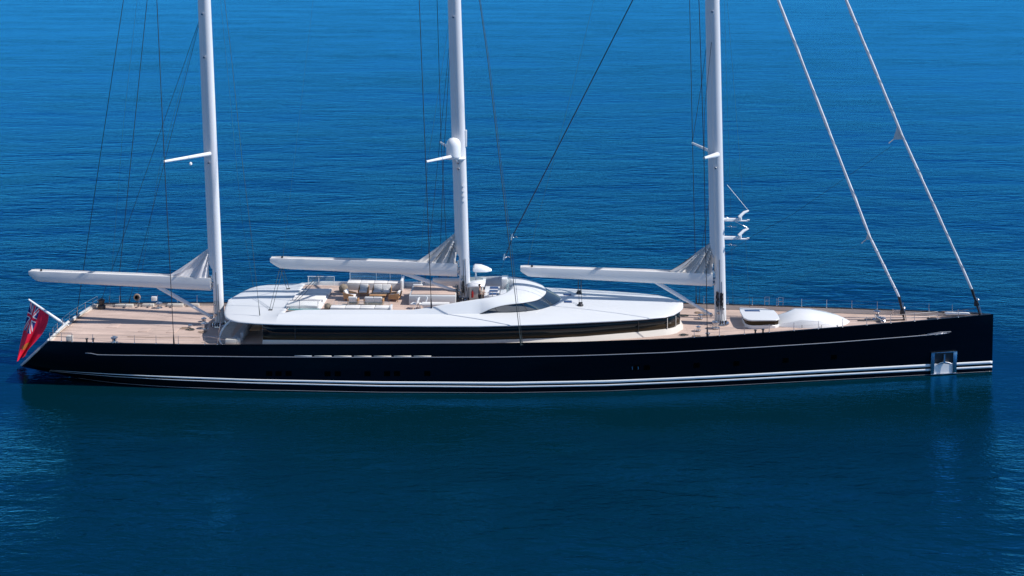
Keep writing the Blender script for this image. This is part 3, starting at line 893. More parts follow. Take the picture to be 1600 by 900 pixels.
# furled headsails on their stays
def headsail(P, clew_i, r0, sgn=1):
    q = MB(); pts = []; rs = []
    V = [Vector(p) for p in P]
    top = V[0] + (V[0] - V[1]).normalized() * 24
    V = [top] + V
    total = []
    for a_, b_ in zip(V[:-2], V[1:-1]):
        n_ = 14
        for i in range(n_): total.append(a_.lerp(b_, i / n_))
    total.append(V[-2])
    for i, p in enumerate(total):
        rs.append(r0 * (.72 + .3 * (1 - i / len(total))) * (1 + .10 * math.sin(i * 1.3) + .06 * math.sin(i * 3.1)))
    q.tube(total, rs, 10)
    s_ = q.build('furled_headsail', 'furled_cloth', yacht)
    # spiral edge of the rolled cloth
    e = MB(); sp = []
    L0, L1 = V[1], V[-2]; n_ = 260
    d = (L1 - L0); 
    for i in range(n_):
        t = i / n_; c_ = total[14].lerp(total[-1], t) if False else None
        f = 14 + t * (len(total) - 15); k = int(f); w = f - k
        c_ = total[k].lerp(total[min(k + 1, len(total) - 1)], w); rr_ = rs[k]
        a2 = t * 60
        sp.append(c_ + Vector((math.cos(a2) * rr_, math.sin(a2) * rr_, math.cos(a2) * rr_ * .35)))
    e.tube(sp, .016, 5); e.build('leech_edge', 'grey_sail', s_)
    # hardware at the tack
    a_, b_ = V[-2], V[-1]; h_ = MB()
    h_.tube([a_, a_.lerp(b_, .35)], [.13, .10], 8); h_.tube([a_.lerp(b_, .3), b_], [.09, .08], 8); h_.lathe(tuple(a_.lerp(b_, .55)), [(.08, -.25), (.19, -.2), (.19, .15), (.1, .25)], 12)
    h_.build('furler_drum', 'dark_metal', s_)
    h_ = MB(); m1 = a_.lerp(b_, .3); m2 = a_.lerp(b_, .5)
    h_.tube([(m1.x + .14, -.12, m1.z), (m2.x + .16, -.16, m2.z), (b_.x + .1, -.2, b_.z)], .035, 6); h_.lathe((m2.x + .12, -.12, m2.z + .25), [(.02, -.1), (.1, 0), (.02, .1)], 8); h_.build('tack_fitting', 'stainless', s_)
    # clew patch
    c0 = Vector(P[clew_i]); dirn = (V[-2] - V[1]).normalized(); c = MB(); k = sgn
    A_ = c0 - dirn * 1.0 * k; B_ = c0 + dirn * .25 * k; C_ = c0 + Vector((-.75 * k, 0, -.28 * k))
    c.add([A_ + Vector((0, -.05, 0)), B_ + Vector((0, -.05, 0)), C_ + Vector((0, -.02, 0)), A_ + Vector((0, .05, 0)), B_ + Vector((0, .05, 0)), C_ + Vector((0, .02, 0))], [(0, 1, 2), (3, 5, 4), (0, 3, 4, 1), (1, 4, 5, 2), (2, 5, 3, 0)])
    c.tube([C_, C_ + Vector((-.35, 0, -.3))], .05, 6)
    c.build('clew', 'grey_sail', s_)
    return s_
headsail([(22.15, 0, 30.86), (30.0, 0, 11.15), (32.45, 0, 6.25), (33.0, 0, 3.95)], 1, .125, .5)
headsail([(27.69, 0, 30.88), (32.48, 0, 19.65), (38.42, 0, 6.95), (39.15, 0, 4.75)], 1, .13, 1)

# ------------------------------------------------------------------ standing and running rigging
def line(name, pts, r=.022, m_='rope_black', ext=True, tb=True, ext_to=48):
    P = [Vector(p) for p in pts]
    if ext and P[0].z > 30.2 :
        d = (P[0] - P[1]).normalized(); k = (ext_to - P[0].z) / d.z
        P = [P[0] + d * k] + P
    q = MB(); q.tube(P, r, 5)
    if tb:
        d = (P[-2] - P[-1]).normalized()
        q.tube([P[-1], P[-1] + d * .45, P[-1] + d * .9], [r * 2.4, r * 2.2, r], 6)
    return q.build(name, m_, yacht)
line('shroud', [(-28.26, -3.0, 30.85), (-27.5, -4.0, 17.89), (-26.41, -5.62, 3.5)], .028)
line('backstay', [(-32.22, .5, 30.72), (-37.25, 2.0, 3.5)], .026)
line('backstay', [(-30.73, 2.0, 30.67), (-34.0, 3.5, 6.87), (-34.6, 5.3, 3.5)], .026)
line('runner', [(-25.52, 0, 29.58), (-36.4, 5.1, 3.5)], .018)
line('runner', [(-25.52, 0, 29.58), (-29.65, 2.3, 16.33), (-33.9, 5.35, 3.5)], .018)
line('runner', [(-25.6, 0, 29.5), (-30.1, 2.5, 16.0), (-33.2, 5.3, 3.5)], .010, 'rope_grey')
line('topping_lift', [(-31.6, 2, 30.67), (-33.7, 4, 19.27), (-35.6, 5.2, 3.5)], .009, 'rope_grey')
line('shroud', [(-7.08, -3, 30.9), (-6.47, -4.3, 18.06), (-6.06, -4.0, 6.1)], .028)
line('shroud', [(-6.17, 3, 30.69), (-5.95, 4.3, 18.35), (-5.31, 4.05, 5.9)], .024)
line('runner', [(-4.64, 0, 29.64), (-6.05, 2, 16.96), (-6.81, 3, 9.95), (-7.42, 4, 5.9)], .018)
line('runner', [(-4.69, 0, 29.32), (-5.56, 2, 16.96), (-6.13, 4, 5.95)], .022)
line('runner', [(-4.9, .2, 29.3), (-6.9, 2.2, 17.0), (-7.9, 4, 5.9)], .010, 'rope_grey')
line('preventer', [(-2.33, -1.5, 30.86), (-1.61, -2.5, 26.15), (-.63, -3.8, 18.31), (.21, -5, 11.59), (1.17, -5.86, 3.85)], .030, 'rope_grey')
line('preventer', [(-2.25, -1.5, 30.86), (-1.5, -2.5, 26.15), (-.50, -3.8, 18.31), (.38, -5, 11.59), (1.30, -5.86, 3.85)], .014, 'rope_grey')
line('running_backstay', [(-23.04, -2, 30.83), (-22.5, -2.4, 26.95), (-21.5, -3, 18.06), (-20.59, -3.6, 11.25), (-19.85, -4.3, 5.55)], .016, 'rope_grey')
line('running_backstay', [(-24.2, 1.0, 30.8), (-23.6, 1.6, 22), (-23.0, 2.5, 12), (-22.4, 4.0, 5.45)], .008, 'rope_grey')
line('shroud', [(15.31, -2.6, 30.94), (15.69, -3.66, 18.38), (15.99, -4.42, 4.15)], .030)
line('shroud', [(15.23, 2.6, 30.75), (15.73, 3.66, 18.45), (16.29, 4.4, 4.2)], .026)
line('runner', [(16.59, 0, 29.38), (16.26, 2, 24.04), (15.71, 3.66, 18.45)], .020, tb=False)
line('runner', [(16.8, 0, 28.2), (15.9, -2.2, 22), (15.69, -3.66, 18.38)], .018, tb=False)
line('runner', [(16.87, 0, 15.35), (16.43, 2, 10.14), (16.51, 4.35, 4.2)], .018)
line('inner_forestay', [(17.97, 0, 30.85), (18.75, 1.5, 24.85), (19.93, 3, 14.34), (20.81, 3.7, 4.2)], .008, 'rope_grey')
line('inner_forestay', [(17.75, 0, 30.85), (18.2, 1.5, 24.85), (18.9, 3, 14.34), (19.4, 3.9, 4.2)], .007, 'rope_grey')
hl = line('staysail_halyard', [(10.31, 1, 30.8), (.35, 1, 10.89)], .045, 'rope_navy', tb=False)
q = MB(); q.tube([(.35, 1, 10.89), (-.30, 1, 9.12)], .02, 6); q.tube([(.42, 1, 10.95), (-.22, 1, 9.12)], .02, 6); q.build('block_tail', 'rope_navy', hl)
for (x, z) in ((.32, 10.8), (-.33, 9.1)):
    q = MB(); q.tube([(x - .05, 1, z - .25), (x + .02, 1, z + .25)], [.12, .07], 8); q.tube([(x, 1, z - .1), (x + .3, .9, z + .05), (x + .45, .9, z - .05)], .035, 6); q.build('block', 'stainless', hl)
line('block_tether', [(-.33, 1, 8.9), (-.85, 1.2, 7.1)], .008, 'rope_grey', ext=False, tb=False)
line('boom_lift', [(7.04, 0, 30.83), (4.65, 0, 20.9), (2.34, 0, 12.14), (1.65, 0, 8.69)], .010, 'rope_grey')
line('boom_lift', [(-16.2, 0, 30.8), (-18.9, 0, 9.2)], .006, 'rope_grey')
line('headsail_sheet', [(31.7, 0, 18.9), (23.76, .5, 13.04), (20.16, 1, 10.84), (17.9, .3, 9.5)], .012, 'rope_black', ext=False, tb=False)
line('headsail_sheet', [(29.6, 0, 10.9), (25.35, 2, 7.62), (21.3, 3.6, 4.35)], .007, 'rope_grey', ext=False, tb=False)
# mainsheet tackles
def tackle(x, ztop, pads):
    for (px, py, pz) in pads:
        t_ = MB()
        for dx in (-.1, .14):
            t_.tube([(x + dx, py * .04, ztop), (px + dx * .9, py, pz + .12)], .020, 5)
        k_ = t_.build('sheet_tackle', 'rope_grey', yacht)
        p_ = MB(); p_.lathe((px, py, pz - .05), [(.25, 0), (.26, .08), (.12, .2), (.05, .26)], 14); p_.tube([(px - .14, py, pz + .18), (px + .18, py, pz + .2)], .07, 8)
        p_.build('pad_eye', 'dark_metal', k_)
tackle(-19.05, 8.25, ((-19.3, -3.05, 5.42), (-19.15, 3.05, 5.42)))
tackle(5.95, 7.55, ((5.97, -1.72, 5.84), (5.97, 1.72, 5.84)))

# ------------------------------------------------------------------ stanchions, wires, gates
def stan(X, sg, h_=.66, y=None, z=None, m_='stainless'):
    y = sg * (br(X) - .05) if y is None else y; z = zr(X) + .02 if z is None else z
    q = MB(); q.tube([(X, y, z), (X, y, z + h_)], [.026, .020], 6); q.lathe((X, y, z), [(.06, 0), (.05, .04), (.03, .07)], 8)
    q.build('stanchion', m_, yacht)
foreX = [14.9 + 2.04 * k for k in range(11)] + [37.1]
aftX = [-35.6, -34.7, -33.0, -31.35, -29.6, -27.85, -26.05, -23.9, -22.9]
for sg in (-1, 1):
    for X in foreX + aftX: stan(X, sg)
    for seg_ in (foreX[:-1], aftX):
        for hh in (.64, .34):
            q = MB(); q.tube([(X, sg * (br(X) - .05), zr(X) + hh) for X in seg_], .007, 4); q.build('guard_wire', 'stainless', yacht)
for sg in (1,):
    for xa in (22.05, 23.2):
        q = MB(); y = sg * (br(xa) - .05); z = zr(xa)
        q.tube([(xa, y, z), (xa, y, z + .75), (xa + .38, y, z + .75), (xa + .38, y, z)], .024, 6); q.tube([(xa, y, z + .4), (xa + .38, y, z + .4)], .015, 5)
        q.build('boarding_gate', 'stainless', yacht)
# stern pushpit: follows the transom
def sternp(q): return (-36.62 - .55 * (1 - q * q), q * (br(-36.7) - .05), zr(-36.7) + .0)
prev = []
for qv in (-.97, -.75, -.5, -.25, .05, .35, .62, .86, 1.0):
    x, y, z = sternp(qv)
    MB().tube([(x, y, z), (x, y, z + .66)], .025, 6).build('stanchion', 'stainless', yacht); prev.append((x, y, z))
for hh in (.66, .35):
    MB().tube([(x, y, z + hh) for x, y, z in prev[1:]], .013, 5).build('pushpit_rail', 'stainless', yacht)
# starboard quarter rail and locker
q = MB(); q.tube([(-36.6, -5.1, 3.6), (-36.6, -5.1, 4.25), (-34.8, -5.15, 4.25), (-34.8, -5.15, 3.6)], .025, 6); q.tube([(-36.6, -5.1, 3.95), (-34.8, -5.15, 3.95)], .02, 5); q.build('quarter_rail', 'stainless', yacht)
q = MB(); q.box(-35.3, -34.85, -5.05, -4.7, 3.3, 3.95); q.build('stern_locker', 'cream_paint', yacht, bevel=.03)
# starboard rail by the deckhouse steps
q = MB(); q.tube([(-24.0, -5.4, 3.6), (-24.0, -5.4, 4.2), (-21.4, -5.55, 4.15), (-21.4, -5.55, 3.6)], .02, 6); q.build('side_rail', 'stainless', yacht)

# ------------------------------------------------------------------ deck gear (parts of the yacht)
def winch(x, y, z, s=1., m_='stainless'):
    q = MB(); q.lathe((x, y, z), [(.30 * s, 0), (.31 * s, .05 * s), (.22 * s, .1 * s), (.19 * s, .22 * s), (.22 * s, .36 * s), (.29 * s, .42 * s), (.29 * s, .47 * s), (.14 * s, .5 * s), (.12 * s, .56 * s)], 18)
    w_ = q.build('winch', m_, yacht); return w_
winch(-31.36, -5.15, 3.5, .95); winch(-31.0, 4.75, 3.3, 1.0)
winch(17.12, -1.35, 3.9, 1.1); winch(16.1, -3.85, 3.95, .7); winch(16.7, 2.2, 3.9, .8); winch(15.6, -2.0, 3.9, .7); winch(16.2, 1.2, 3.9, .7)
winch(-25.3, -.9, 3.28, 1.1); winch(-25.9, .9, 3.28, .8); winch(-24.9, .9, 3.28, .8); winch(-26.6, -.7, 3.28, .6)
winch(-4.6, -1.0, 5.66, .8); winch(-3.9, 1.0, 5.66, .8)
for x, y in ((-33.6, -5.1), (-33.1, -5.08), (19.92, -3.7), (20.55, -3.6)):
    q = MB(); z = zr(x) - .3; q.tube([(x, y, z), (x, y, z + .52)], .07, 10); q.lathe((x, y, z + .5), [(.12, 0), (.12, .05), (.05, .08)], 12); q.build('bollard', 'dark_metal', yacht)
# anchor windlass forward
wl = MB(); wl.lathe((30.75, .35, 4.15), [(.36, 0), (.36, .12), (.2, .18), (.17, .5), (.27, .6), (.29, .78), (.12, .86)], 20)
wl.tube([(30.75, .1, 4.5), (31.15, -.35, 4.35)], .16, 12); wl.lathe((31.05, -.45, 4.15), [(.26, 0), (.24, .2), (.14, .3), (.22, .44), (.1, .5)], 16)
windlass = wl.build('windlass', 'stainless', yacht)
MB().tube([(29.0, -.2, 4.28), (30.5, -.2, 4.30), (32.9, -.1, 4.36)], .045, 6).build('anchor_chain', 'dark_metal', windlass)
# ladder rack, chain stopper, bow fittings
q = MB()
for xx in (32.4, 33.35): q.tube([(xx, 1.35, 4.25), (xx, 1.35, 4.8)], .045, 6)
for zz in (4.4, 4.55, 4.7): q.tube([(32.4, 1.35, zz), (33.35, 1.35, zz)], .03, 6)
q.build('fairlead_rack', 'stainless', yacht)
q = MB(); q.tube([(36.2, .9, 4.78), (37.4, .5, 4.95), (38.7, 0, 5.3)], .035, 6); q.tube([(36.6, .6, 4.85), (38.95, 0, 5.0)], .025, 6); q.build('bow_strut', 'stainless', yacht)
MB().box(36.4, 38.4, .15, .55, 4.72, 4.84).build('bow_plate', 'white_paint', yacht, bevel=.03)
MB().box(34.9, 35.6, -.25, .3, 4.38, 4.47).build('chain_hatch', 'dark_metal', yacht, bevel=.02)
# rope tails on deck
rnd = random.Random(5)
def coil(x, y, z, r=.28, turns=3, m_='rope_tan'):
    q = MB(); pts = []
    for i in range(turns * 14):
        t = i / 14 * 2 * math.pi; rr_ = r * (.65 + .35 * math.sin(i * .7 + x)); pts.append((x + rr_ * 1.5 * math.cos(t), y + rr_ * math.sin(t), z + .03 + .0012 * i))
    q.tube(pts, .022, 4); q.build('rope_coil', m_, deck)
for x, y in ((15.0, 2.1), (14.3, -3.0), (16.3, 2.9), (-26.4, -1.3), (-27.0, -1.0), (15.3, -3.4), (-25.2, -1.9)): coil(x, y, zdk(x) + .04, .26, 3, rnd.choice(['rope_tan', 'rope_grey']))
for pts in ([(14.6, -3.5), (17.0, -3.2), (20, -2.9)], [(-31, -3.2), (-28, -3.4), (-25, -3.3)], [(14.2, 2.6), (15.8, 2.3), (17.3, 2.0)], [(29.5, -1.6), (32, -1.1), (34, -.7)]):
    q = MB(); q.tube([(x, y, zdk(x) + .06) for x, y in pts], .018, 4); q.build('deck_line', 'rope_tan', deck)
# flush hatches and far-side lockers on the aft deck
for (xa, xb, ya, yb) in ((-30.6, -29.8, -1.9, -.9), (-28.2, -27.4, -2.1, -1.2), (-33.6, -32.7, -.9, .1)):
    z = zdk((xa + xb) / 2) + .045; q = MB(); q.box(xa, xb, ya, yb, z - .03, z + .03); q.build('deck_hatch', 'teak_deck', deck, bevel=.01)
for xa, xb in ((-35.0, -33.4), (-32.6, -31.6), (-30.4, -29.0), (-28.6, -27.6)):
    z = zdk(xa); MB().box(xa, xb, br(xa) - .42, br(xa) - .12, z, z + .26).build('side_locker', 'cream_paint', deck, bevel=.02)
for x in (-34.0, -32.9, -31.9, -29.9):
    MB().box(x - .05, x + .05, br(x) - .75, br(x) - .44, zdk(x), zdk(x) + .28).build('fairlead', 'stainless', deck, bevel=.02)
MB().box(-31.9, -31.45, 5.38, 5.62, 3.75, 4.12).build('rail_box', 'cushion_white', yacht, bevel=.04)
q = MB(); q.lathe((-33.2, 5.5, 4.05), [(.28, -.06), (.33, 0), (.28, .06), (.2, .06), (.17, 0), (.2, -.06)], 18, axis='y'); q.build('hose_reel', 'rope_tan', yacht)
q = MB(); q.lathe((-36.0, 4.45, 3.3), [(.34, 0), (.34, .3), (.2, .4), (.3, .8), (.12, .9)], 14); q.build('mooring_capstan', 'dark_metal', yacht)
# raised stern steps between starboard quarter and rail
for i, (xa, xb) in enumerate(((-24.2, -23.0), (-23.0, -21.9))):
    MB().box(xa, xb, -5.5, -4.9, 3.3, 3.42 + .0 * i).build('side_step', 'teak_deck', deck, bevel=.02)

# aft cockpit under the overhang: curved glass wind screen, sofa and table base
q = MB(); P = path_interp([(-21.6, -5.25, 3.3), (-22.6, -5.1, 3.35), (-23.1, -4.4, 3.7), (-22.9, -3.9, 4.4), (-22.3, -3.6, 5.0)], 16)
q.tube(P, .07, 8); q.build('cockpit_frame', 'white_paint', yacht)
q = MB(); q.loft([[tuple(p), (p.x + .9, p.y + .25, p.z)] for p in P]); q.build('cockpit_panel', 'glass_clear', yacht, solid=.02)
q = MB(); q.box(-22.4, -21.2, -5.35, -5.0, 3.28, 3.92); q.build('cockpit_bulwark', 'cream_paint', yacht, bevel=.05)
for sg in (-1, 1):
    q = MB(); q.tube([(-23.2, sg * 4.6, 3.3), (-22.9, sg * 4.6, 5.05)], .035, 6); q.tube([(-23.6, sg * 3.2, 3.35), (-23.2, sg * 3.2, 5.1)], .03, 6); q.build('roof_post', 'stainless', yacht)
q = MB(); q.tube([(-23.9, -5.0, 4.05), (-22.0, -5.05, 3.7)], .02, 5); q.build('cockpit_grab_rail', 'stainless', yacht)

cs_ = MB(); cs_.box(-22.1, -21.3, -4.3, -.6, 3.3, 3.72); cs_.box(-21.45, -21.2, -4.3, -.6, 3.7, 4.15); cs_.build('cockpit_sofa', 'cushion_grey', yacht, bevel=.06)
MB().box(-21.0, -20.1, -3.2, -1.4, 3.95, 4.02).build('cockpit_table', 'teak_chair', yacht, bevel=.02)
MB().lathe((-20.55, -2.3, 3.3), [(.2, 0), (.06, .05), (.06, .66)], 10).build('table_pedestal', 'stainless', yacht)
for par, bx, bz in ((M1, -24.3, 3.35), (M2, -3.58, 5.66), (M3, 17.72, 3.9)):
    for k, (dx, dz, r_) in enumerate(((-.25, 1.0, .13), (.12, 1.35, .10), (-.30, 1.9, .10))):
        MB().lathe((bx + dx, -.34, bz + dz), [(r_, -.18), (r_ * .7, -.12), (r_ * .7, -.04), (r_, .0)], 12, axis='y').build('mast_winch', 'stainless', par)
    for k in range(5):
        MB().box(bx - .55 + .2 * k, bx - .47 + .2 * k, -.74, -.62, bz + .1, bz + .42).build('cleat', 'dark_metal', par, bevel=.015)
    q = MB()
    for k in range(4): q.tube([(bx - .5 + .25 * k, -.68, bz + .3), (bx - .3 + .1 * k, -.40, bz + 2.2)], .014, 4)
    q.build('halyard_tail', 'rope_grey', par)
# foredeck crew companionway
def plan(pts, z0, z1, name, m_, par, bevel=.04, pr=None):
    q = MB(); q.prism(pts, z0, z1); return q.build(name, m_, par, bevel=bevel, seg=3)
ccw = [(19.42, -1.15), (19.65, -1.62), (20.0, -1.75), (22.0, -1.62), (22.35, -1.3), (22.42, 0), (22.35, 1.0), (21.6, 1.45), (19.55, 1.62), (19.42, .6)]
hut = plan([(x, y) for x, y in ccw], 4.62, 4.74, 'companionway_roof', 'roof_paint', yacht, .05)
base = [((x - 21) * .93 + 21.05, y * .86 - .02) for x, y in ccw]
plan(base, 3.9, 4.2, 'companionway_base', 'white_paint', yacht, .03)
gl = [((x - 21) * .92 + 21.05, y * .84 - .02) for x, y in ccw]
plan(gl, 4.2, 4.62, 'companionway_window', 'glass_brown_reflection', yacht, 0)
q = MB(); q.box(19.85, 21.1, .55, .95, 4.70, 4.765); q.build('companionway_hatch', 'screen_blue', hut, bevel=.01)

# ------------------------------------------------------------------ sun deck fittings that belong to the yacht
Z = 5.66
def bench(xa, xb, ya, yb, h_, name='bench'):
    q = MB(); q.box(xa, xb, ya, yb, Z, Z + h_ - .12); b_ = q.build(name, 'coaming_grey', yacht, bevel=.03)
    n_ = 4; L_ = (xb - xa) / n_
    for i in range(n_):
        MB().box(xa + i * L_ + .02, xa + (i + 1) * L_ - .02, ya + .02, yb - .02, Z + h_ - .115, Z + h_).build('seat_cushion', 'cushion_white', b_, bevel=.04)
    return b_
bench(-14.0, -9.35, 2.75, 3.75, .62); bench(-14.3, -9.5, -3.75, -2.95, .42)
MB().box(-9.32, -9.12, 2.4, 3.85, Z, Z + .95).build('bench_end', 'white_paint', yacht, bevel=.04)
MB().box(-9.48, -9.30, -3.8, -2.9, Z, Z + .5).build('bench_end', 'white_paint', yacht, bevel=.04)
def rail(pts, h_, posts, glass=True, m_='white_paint', r=.022, name='guard_rail'):
    q = MB(); q.tube([(x, y, z + h_) for x, y, z in pts], r, 6)
    r_ = q.build(name, m_, yacht)
    for x, y, z in posts: MB().tube([(x, y, z), (x, y, z + h_)], .022, 6).build('rail_post', m_, r_)
    if glass:
        g_ = MB(); g_.loft([[(x, y, z + .05), (x, y, z + h_ - .06)] for x, y, z in pts]); g_.build('glass_panel', 'glass_clear', r_, solid=.015)
    return r_
rail([(-13.9, 3.9, 5.95), (-9.4, 3.9, 5.95)], .95, [(x, 3.9, 5.95) for x in (-13.9, -11.6, -10.4, -9.4)])
rail([(-13.8, -2.9, 5.7), (-9.6, -2.9, 5.7)], .62, [(x, -2.9, 5.7) for x in (-14.1, -12.9, -11.4, -9.6)], m_='stainless')
rail([(-17.6, -3.5, 5.8), (-15.1, -3.5, 5.8)], .75, [(x, -3.5, 5.8) for x in (-16.8, -15.3)], m_='stainless')
rail([(-17.6, 3.7, 5.8), (-15.2, 3.7, 5.8)], .75, [(x, 3.7, 5.8) for x in (-17.5, -16.6, -15.25)])
MB().box(-17.7, -15.2, -3.72, -3.35, 5.8, 5.86).build('teal_glass_sill', 'teal_glass', yacht)
# slanted passerelle spars along the aft edge
q = MB(); q.tube([(-17.95, -3.1, 5.75), (-17.3, 0, 6.2), (-16.6, 3.6, 6.75)], .024, 6); q.tube([(-17.75, -3.1, 5.75), (-17.05, 0, 6.15), (-16.4, 3.6, 6.7)], .02, 6)
q.build('awning_spar', 'dark_metal', yacht)
# low bar counter with wooden top
q = MB(); q.box(-8.15, -4.3, -1.55, 1.5, Z, Z + .78); ct = q.build('bar_counter', 'coaming_grey', yacht, bevel=.04)
MB().box(-8.0, -4.35, -1.2, 1.3, Z + .782, Z + .83).build('counter_top', 'teak_deck', ct, bevel=.01)
MB().box(-8.12, -7.3, 1.32, 1.5, Z + .78, Z + .92).build('counter_rim', 'white_paint', ct, bevel=.03)
q = MB(); q.tube([(-7.5, 1.6, Z + .6), (-7.4, 1.6, Z + 1.15), (-6.9, 1.6, Z + 1.25), (-6.6, 1.6, Z + .9)], .07, 8); q.build('bar_arch', 'white_paint', ct)
for (xa, xb, ya, yb, h_) in ((-6.6, -4.1, 2.9, 3.5, .75), (-6.9, -4.7, -3.2, -2.7, .5)):
    q = MB(); q.tube([(xa, (ya + yb) / 2, Z + h_), ((xa + xb) / 2, (ya + yb) / 2, Z + h_), (xb, (ya + yb) / 2, Z + h_)], (yb - ya) / 2 * .8, 14); q.box(xa + .1, xb - .1, ya + .1, yb - .1, Z, Z + h_ - .1)
    q.build('bolster_seat', 'cushion_white', yacht, bevel=0)
# helm: shelter, pedestal, chart screen, search-light hood, glass wind deflector
ZH = 5.90
q = MB(); q.loft([[(-3.35, -.95, 7.05), (-3.35, 0, 7.16), (-3.35, 1.5, 7.16)], [(-2.5, -.95, 7.1), (-2.5, 0, 7.21), (-2.5, 1.5, 7.2)], [(-1.95, -.8, 7.06), (-1.9, 0, 7.16), (-1.9, 1.5, 7.14)]])
hs = q.build('helm_shelter', 'white_paint', yacht, solid=.10)
q = MB(); q.box(-3.2, -2.15, -.72, 1.4, Z, 7.02); q.build('shelter_body', 'cream_paint', hs, bevel=.05)
q = MB(); q.box(-1.95, -.7, -1.6, 1.2, Z, 6.55); cs = q.build('helm_console', 'white_paint', yacht, bevel=.06)
for (xa, xb, ya, yb) in ((-1.55, -.85, -1.45, -.85), (-1.55, -.85, -.6, 0.), (-1.55, -.85, .3, 1.)):
    MB().box(xa, xb, ya, yb, 6.53, 6.575).build('screen', 'screen_blue', cs, bevel=.01)
q = MB(); q.lathe((-1.95, -1.2, 6.45), [(.3, -.02), (.33, 0), (.3, .02), (.27, .02), (.27, -.02)], 18, axis='x'); q.tube([(-1.95, -1.5, 6.45), (-1.95, -.9, 6.45)], .02, 5); q.tube([(-1.95, -1.2, 6.75), (-1.95, -1.2, 6.15)], .02, 5); q.build('helm_wheel', 'stainless', cs)
q = MB()
for k in range(3): q.tube([(-1.6 + k * .35, -1.7, Z), (-1.6 + k * .35, -1.75, 6.85)], .025, 5)
q.tube([(-1.6, -1.75, 6.85), (-.3, -1.2, 6.98), (.0, -.3, 7.0)], .03, 6); q.build('console_rail', 'stainless', cs)
q = MB(); q.loft([[(-.35, y, 6.3), (.1 - .08 * y * y / 6, y, 6.98), (-.1, y, 7.3)] for y in sub(-2.2, 2.6, 10)]); q.build('wind_deflector', 'glass_clear', cs, solid=.015)
for ya_, yb_, zt_ in ((-2.4, -.9, 6.9), (1.4, 2.6, 7.1)): MB().box(-.6, -.1, ya_, yb_, Z, zt_).build('helm_seat', 'white_paint', cs, bevel=.08)
q = MB(); q.tube([(-2.75, .9, 7.1), (-2.75, .9, 8.0)], .07, 8); sm = q.build('hood_post', 'white_paint', yacht)
q = MB()
rr = []
for x, w, z0_, z1_ in ((-2.98, .42, 7.98, 8.36), (-2.8, .5, 7.93, 8.5), (-2.3, .52, 7.93, 8.46), (-1.8, .45, 7.93, 8.28), (-1.42, .25, 7.96, 8.08)):
    rr.append([(x, .9 + w * math.cos(t), z0_ if math.sin(t) < -.05 else z0_ + (z1_ - z0_) * math.sin(t)) for t in [2 * math.pi * i / 20 for i in range(20)]])
q.loft(rr, closed=True, caps=True); q.build('light_hood', 'white_paint', sm, angle=60)

# ------------------------------------------------------------------ separate things on deck
def cushion(name, x0, x1, y0, y1, z0, z1, m_, par, b=.05):
    return MB().box(x0, x1, y0, y1, z0, z1).build(name, m_, par, bevel=b, seg=3)
def make_seat(name, w, label, group=None, loc=(0, 0, Z), rz=0):
    """seat facing -Y, backrest towards +Y"""
    t = empty(name, loc, rz, label, 'sofa' if w > 1.2 else 'armchair', group)
    n_ = max(1, round(w / .8))
    for i in range(n_):
        xa = -w / 2 + .07 + i * (w - .14) / n_; xb = xa + (w - .14) / n_
        cushion('seat_cushion', xa + .01, xb - .01, -.40, .22, .30, .46, 'cushion_white', t)
        q = MB(); q.add([(xa + .01, .18, .42), (xb - .01, .18, .42), (xb - .01, .40, .42), (xa + .01, .40, .42), (xa + .01, .34, .86), (xb - .01, .34, .86), (xb - .01, .50, .84), (xa + .01, .50, .84)],
                        [(0, 3, 2, 1), (4, 5, 6, 7), (0, 1, 5, 4), (1, 2, 6, 5), (2, 3, 7, 6), (3, 0, 4, 7)])
        q.build('back_cushion', 'cushion_white', t, bevel=.05, seg=3)
    q = MB(); q.box(-w / 2 + .04, w / 2 - .04, -.42, .42, .22, .29); q.build('seat_frame', 'teak_chair', t, bevel=.01)
    for sg in (-1, 1):
        x = sg * (w / 2 - .035)
        q = MB(); q.add([(x - .035, -.42, .2), (x + .035, -.42, .2), (x + .035, .44, .2), (x - .035, .44, .2), (x - .035, -.40, .56), (x + .035, -.40, .56), (x + .035, .55, .72), (x - .035, .55, .72)],
                        [(0, 3, 2, 1), (4, 5, 6, 7), (0, 1, 5, 4), (1, 2, 6, 5), (2, 3, 7, 6), (3, 0, 4, 7)])
        q.build('armrest', 'teak_chair', t, bevel=.02)
        for y in (-.38, .40):
            MB().tube([(x, y, 0), (x, y, .22)], [.025, .035], 8).build('leg', 'teak_chair', t)
    return t
G = 'white cushioned teak lounge chairs on the sun deck'
make_seat('armchair', .86, 'square white armchair beside the long sofa, its back to the far bench', G, (-12.32, 1.25, Z))
make_seat('sofa', 1.6, 'widest sofa facing the viewer, a small potted plant on its back', 'white sofas on the sun deck', (-10.75, 1.15, Z))
make_seat('armchair', .86, 'white armchair at the stern end of the lounge, by the brown pouf', G, (-13.2, -.2, Z), R(80))
make_seat('armchair', .86, 'teak armchair turned towards the stern, closest to the bar counter', G, (-9.5, -.2, Z), R(-100))
make_seat('armchair', .86, 'low white armchair behind the rail, seen from its back, stern end', G, (-12.7, -1.75, Z), R(180))
make_seat('sofa', 1.6, 'white two-seat sofa behind the rail, its back to the viewer', 'white sofas on the sun deck', (-11.0, -1.75, Z), R(180))
pl_ = empty('potted_plant', (-10.6, .4, Z + .5), 0, 'tiny potted plant standing on the low table by the wide sofa', 'plant')
MB().lathe((0, 0, -.02), [(.08, 0), (.11, .15), (.10, .16)], 12).build('pot', 'cushion_grey', pl_)
q = MB()
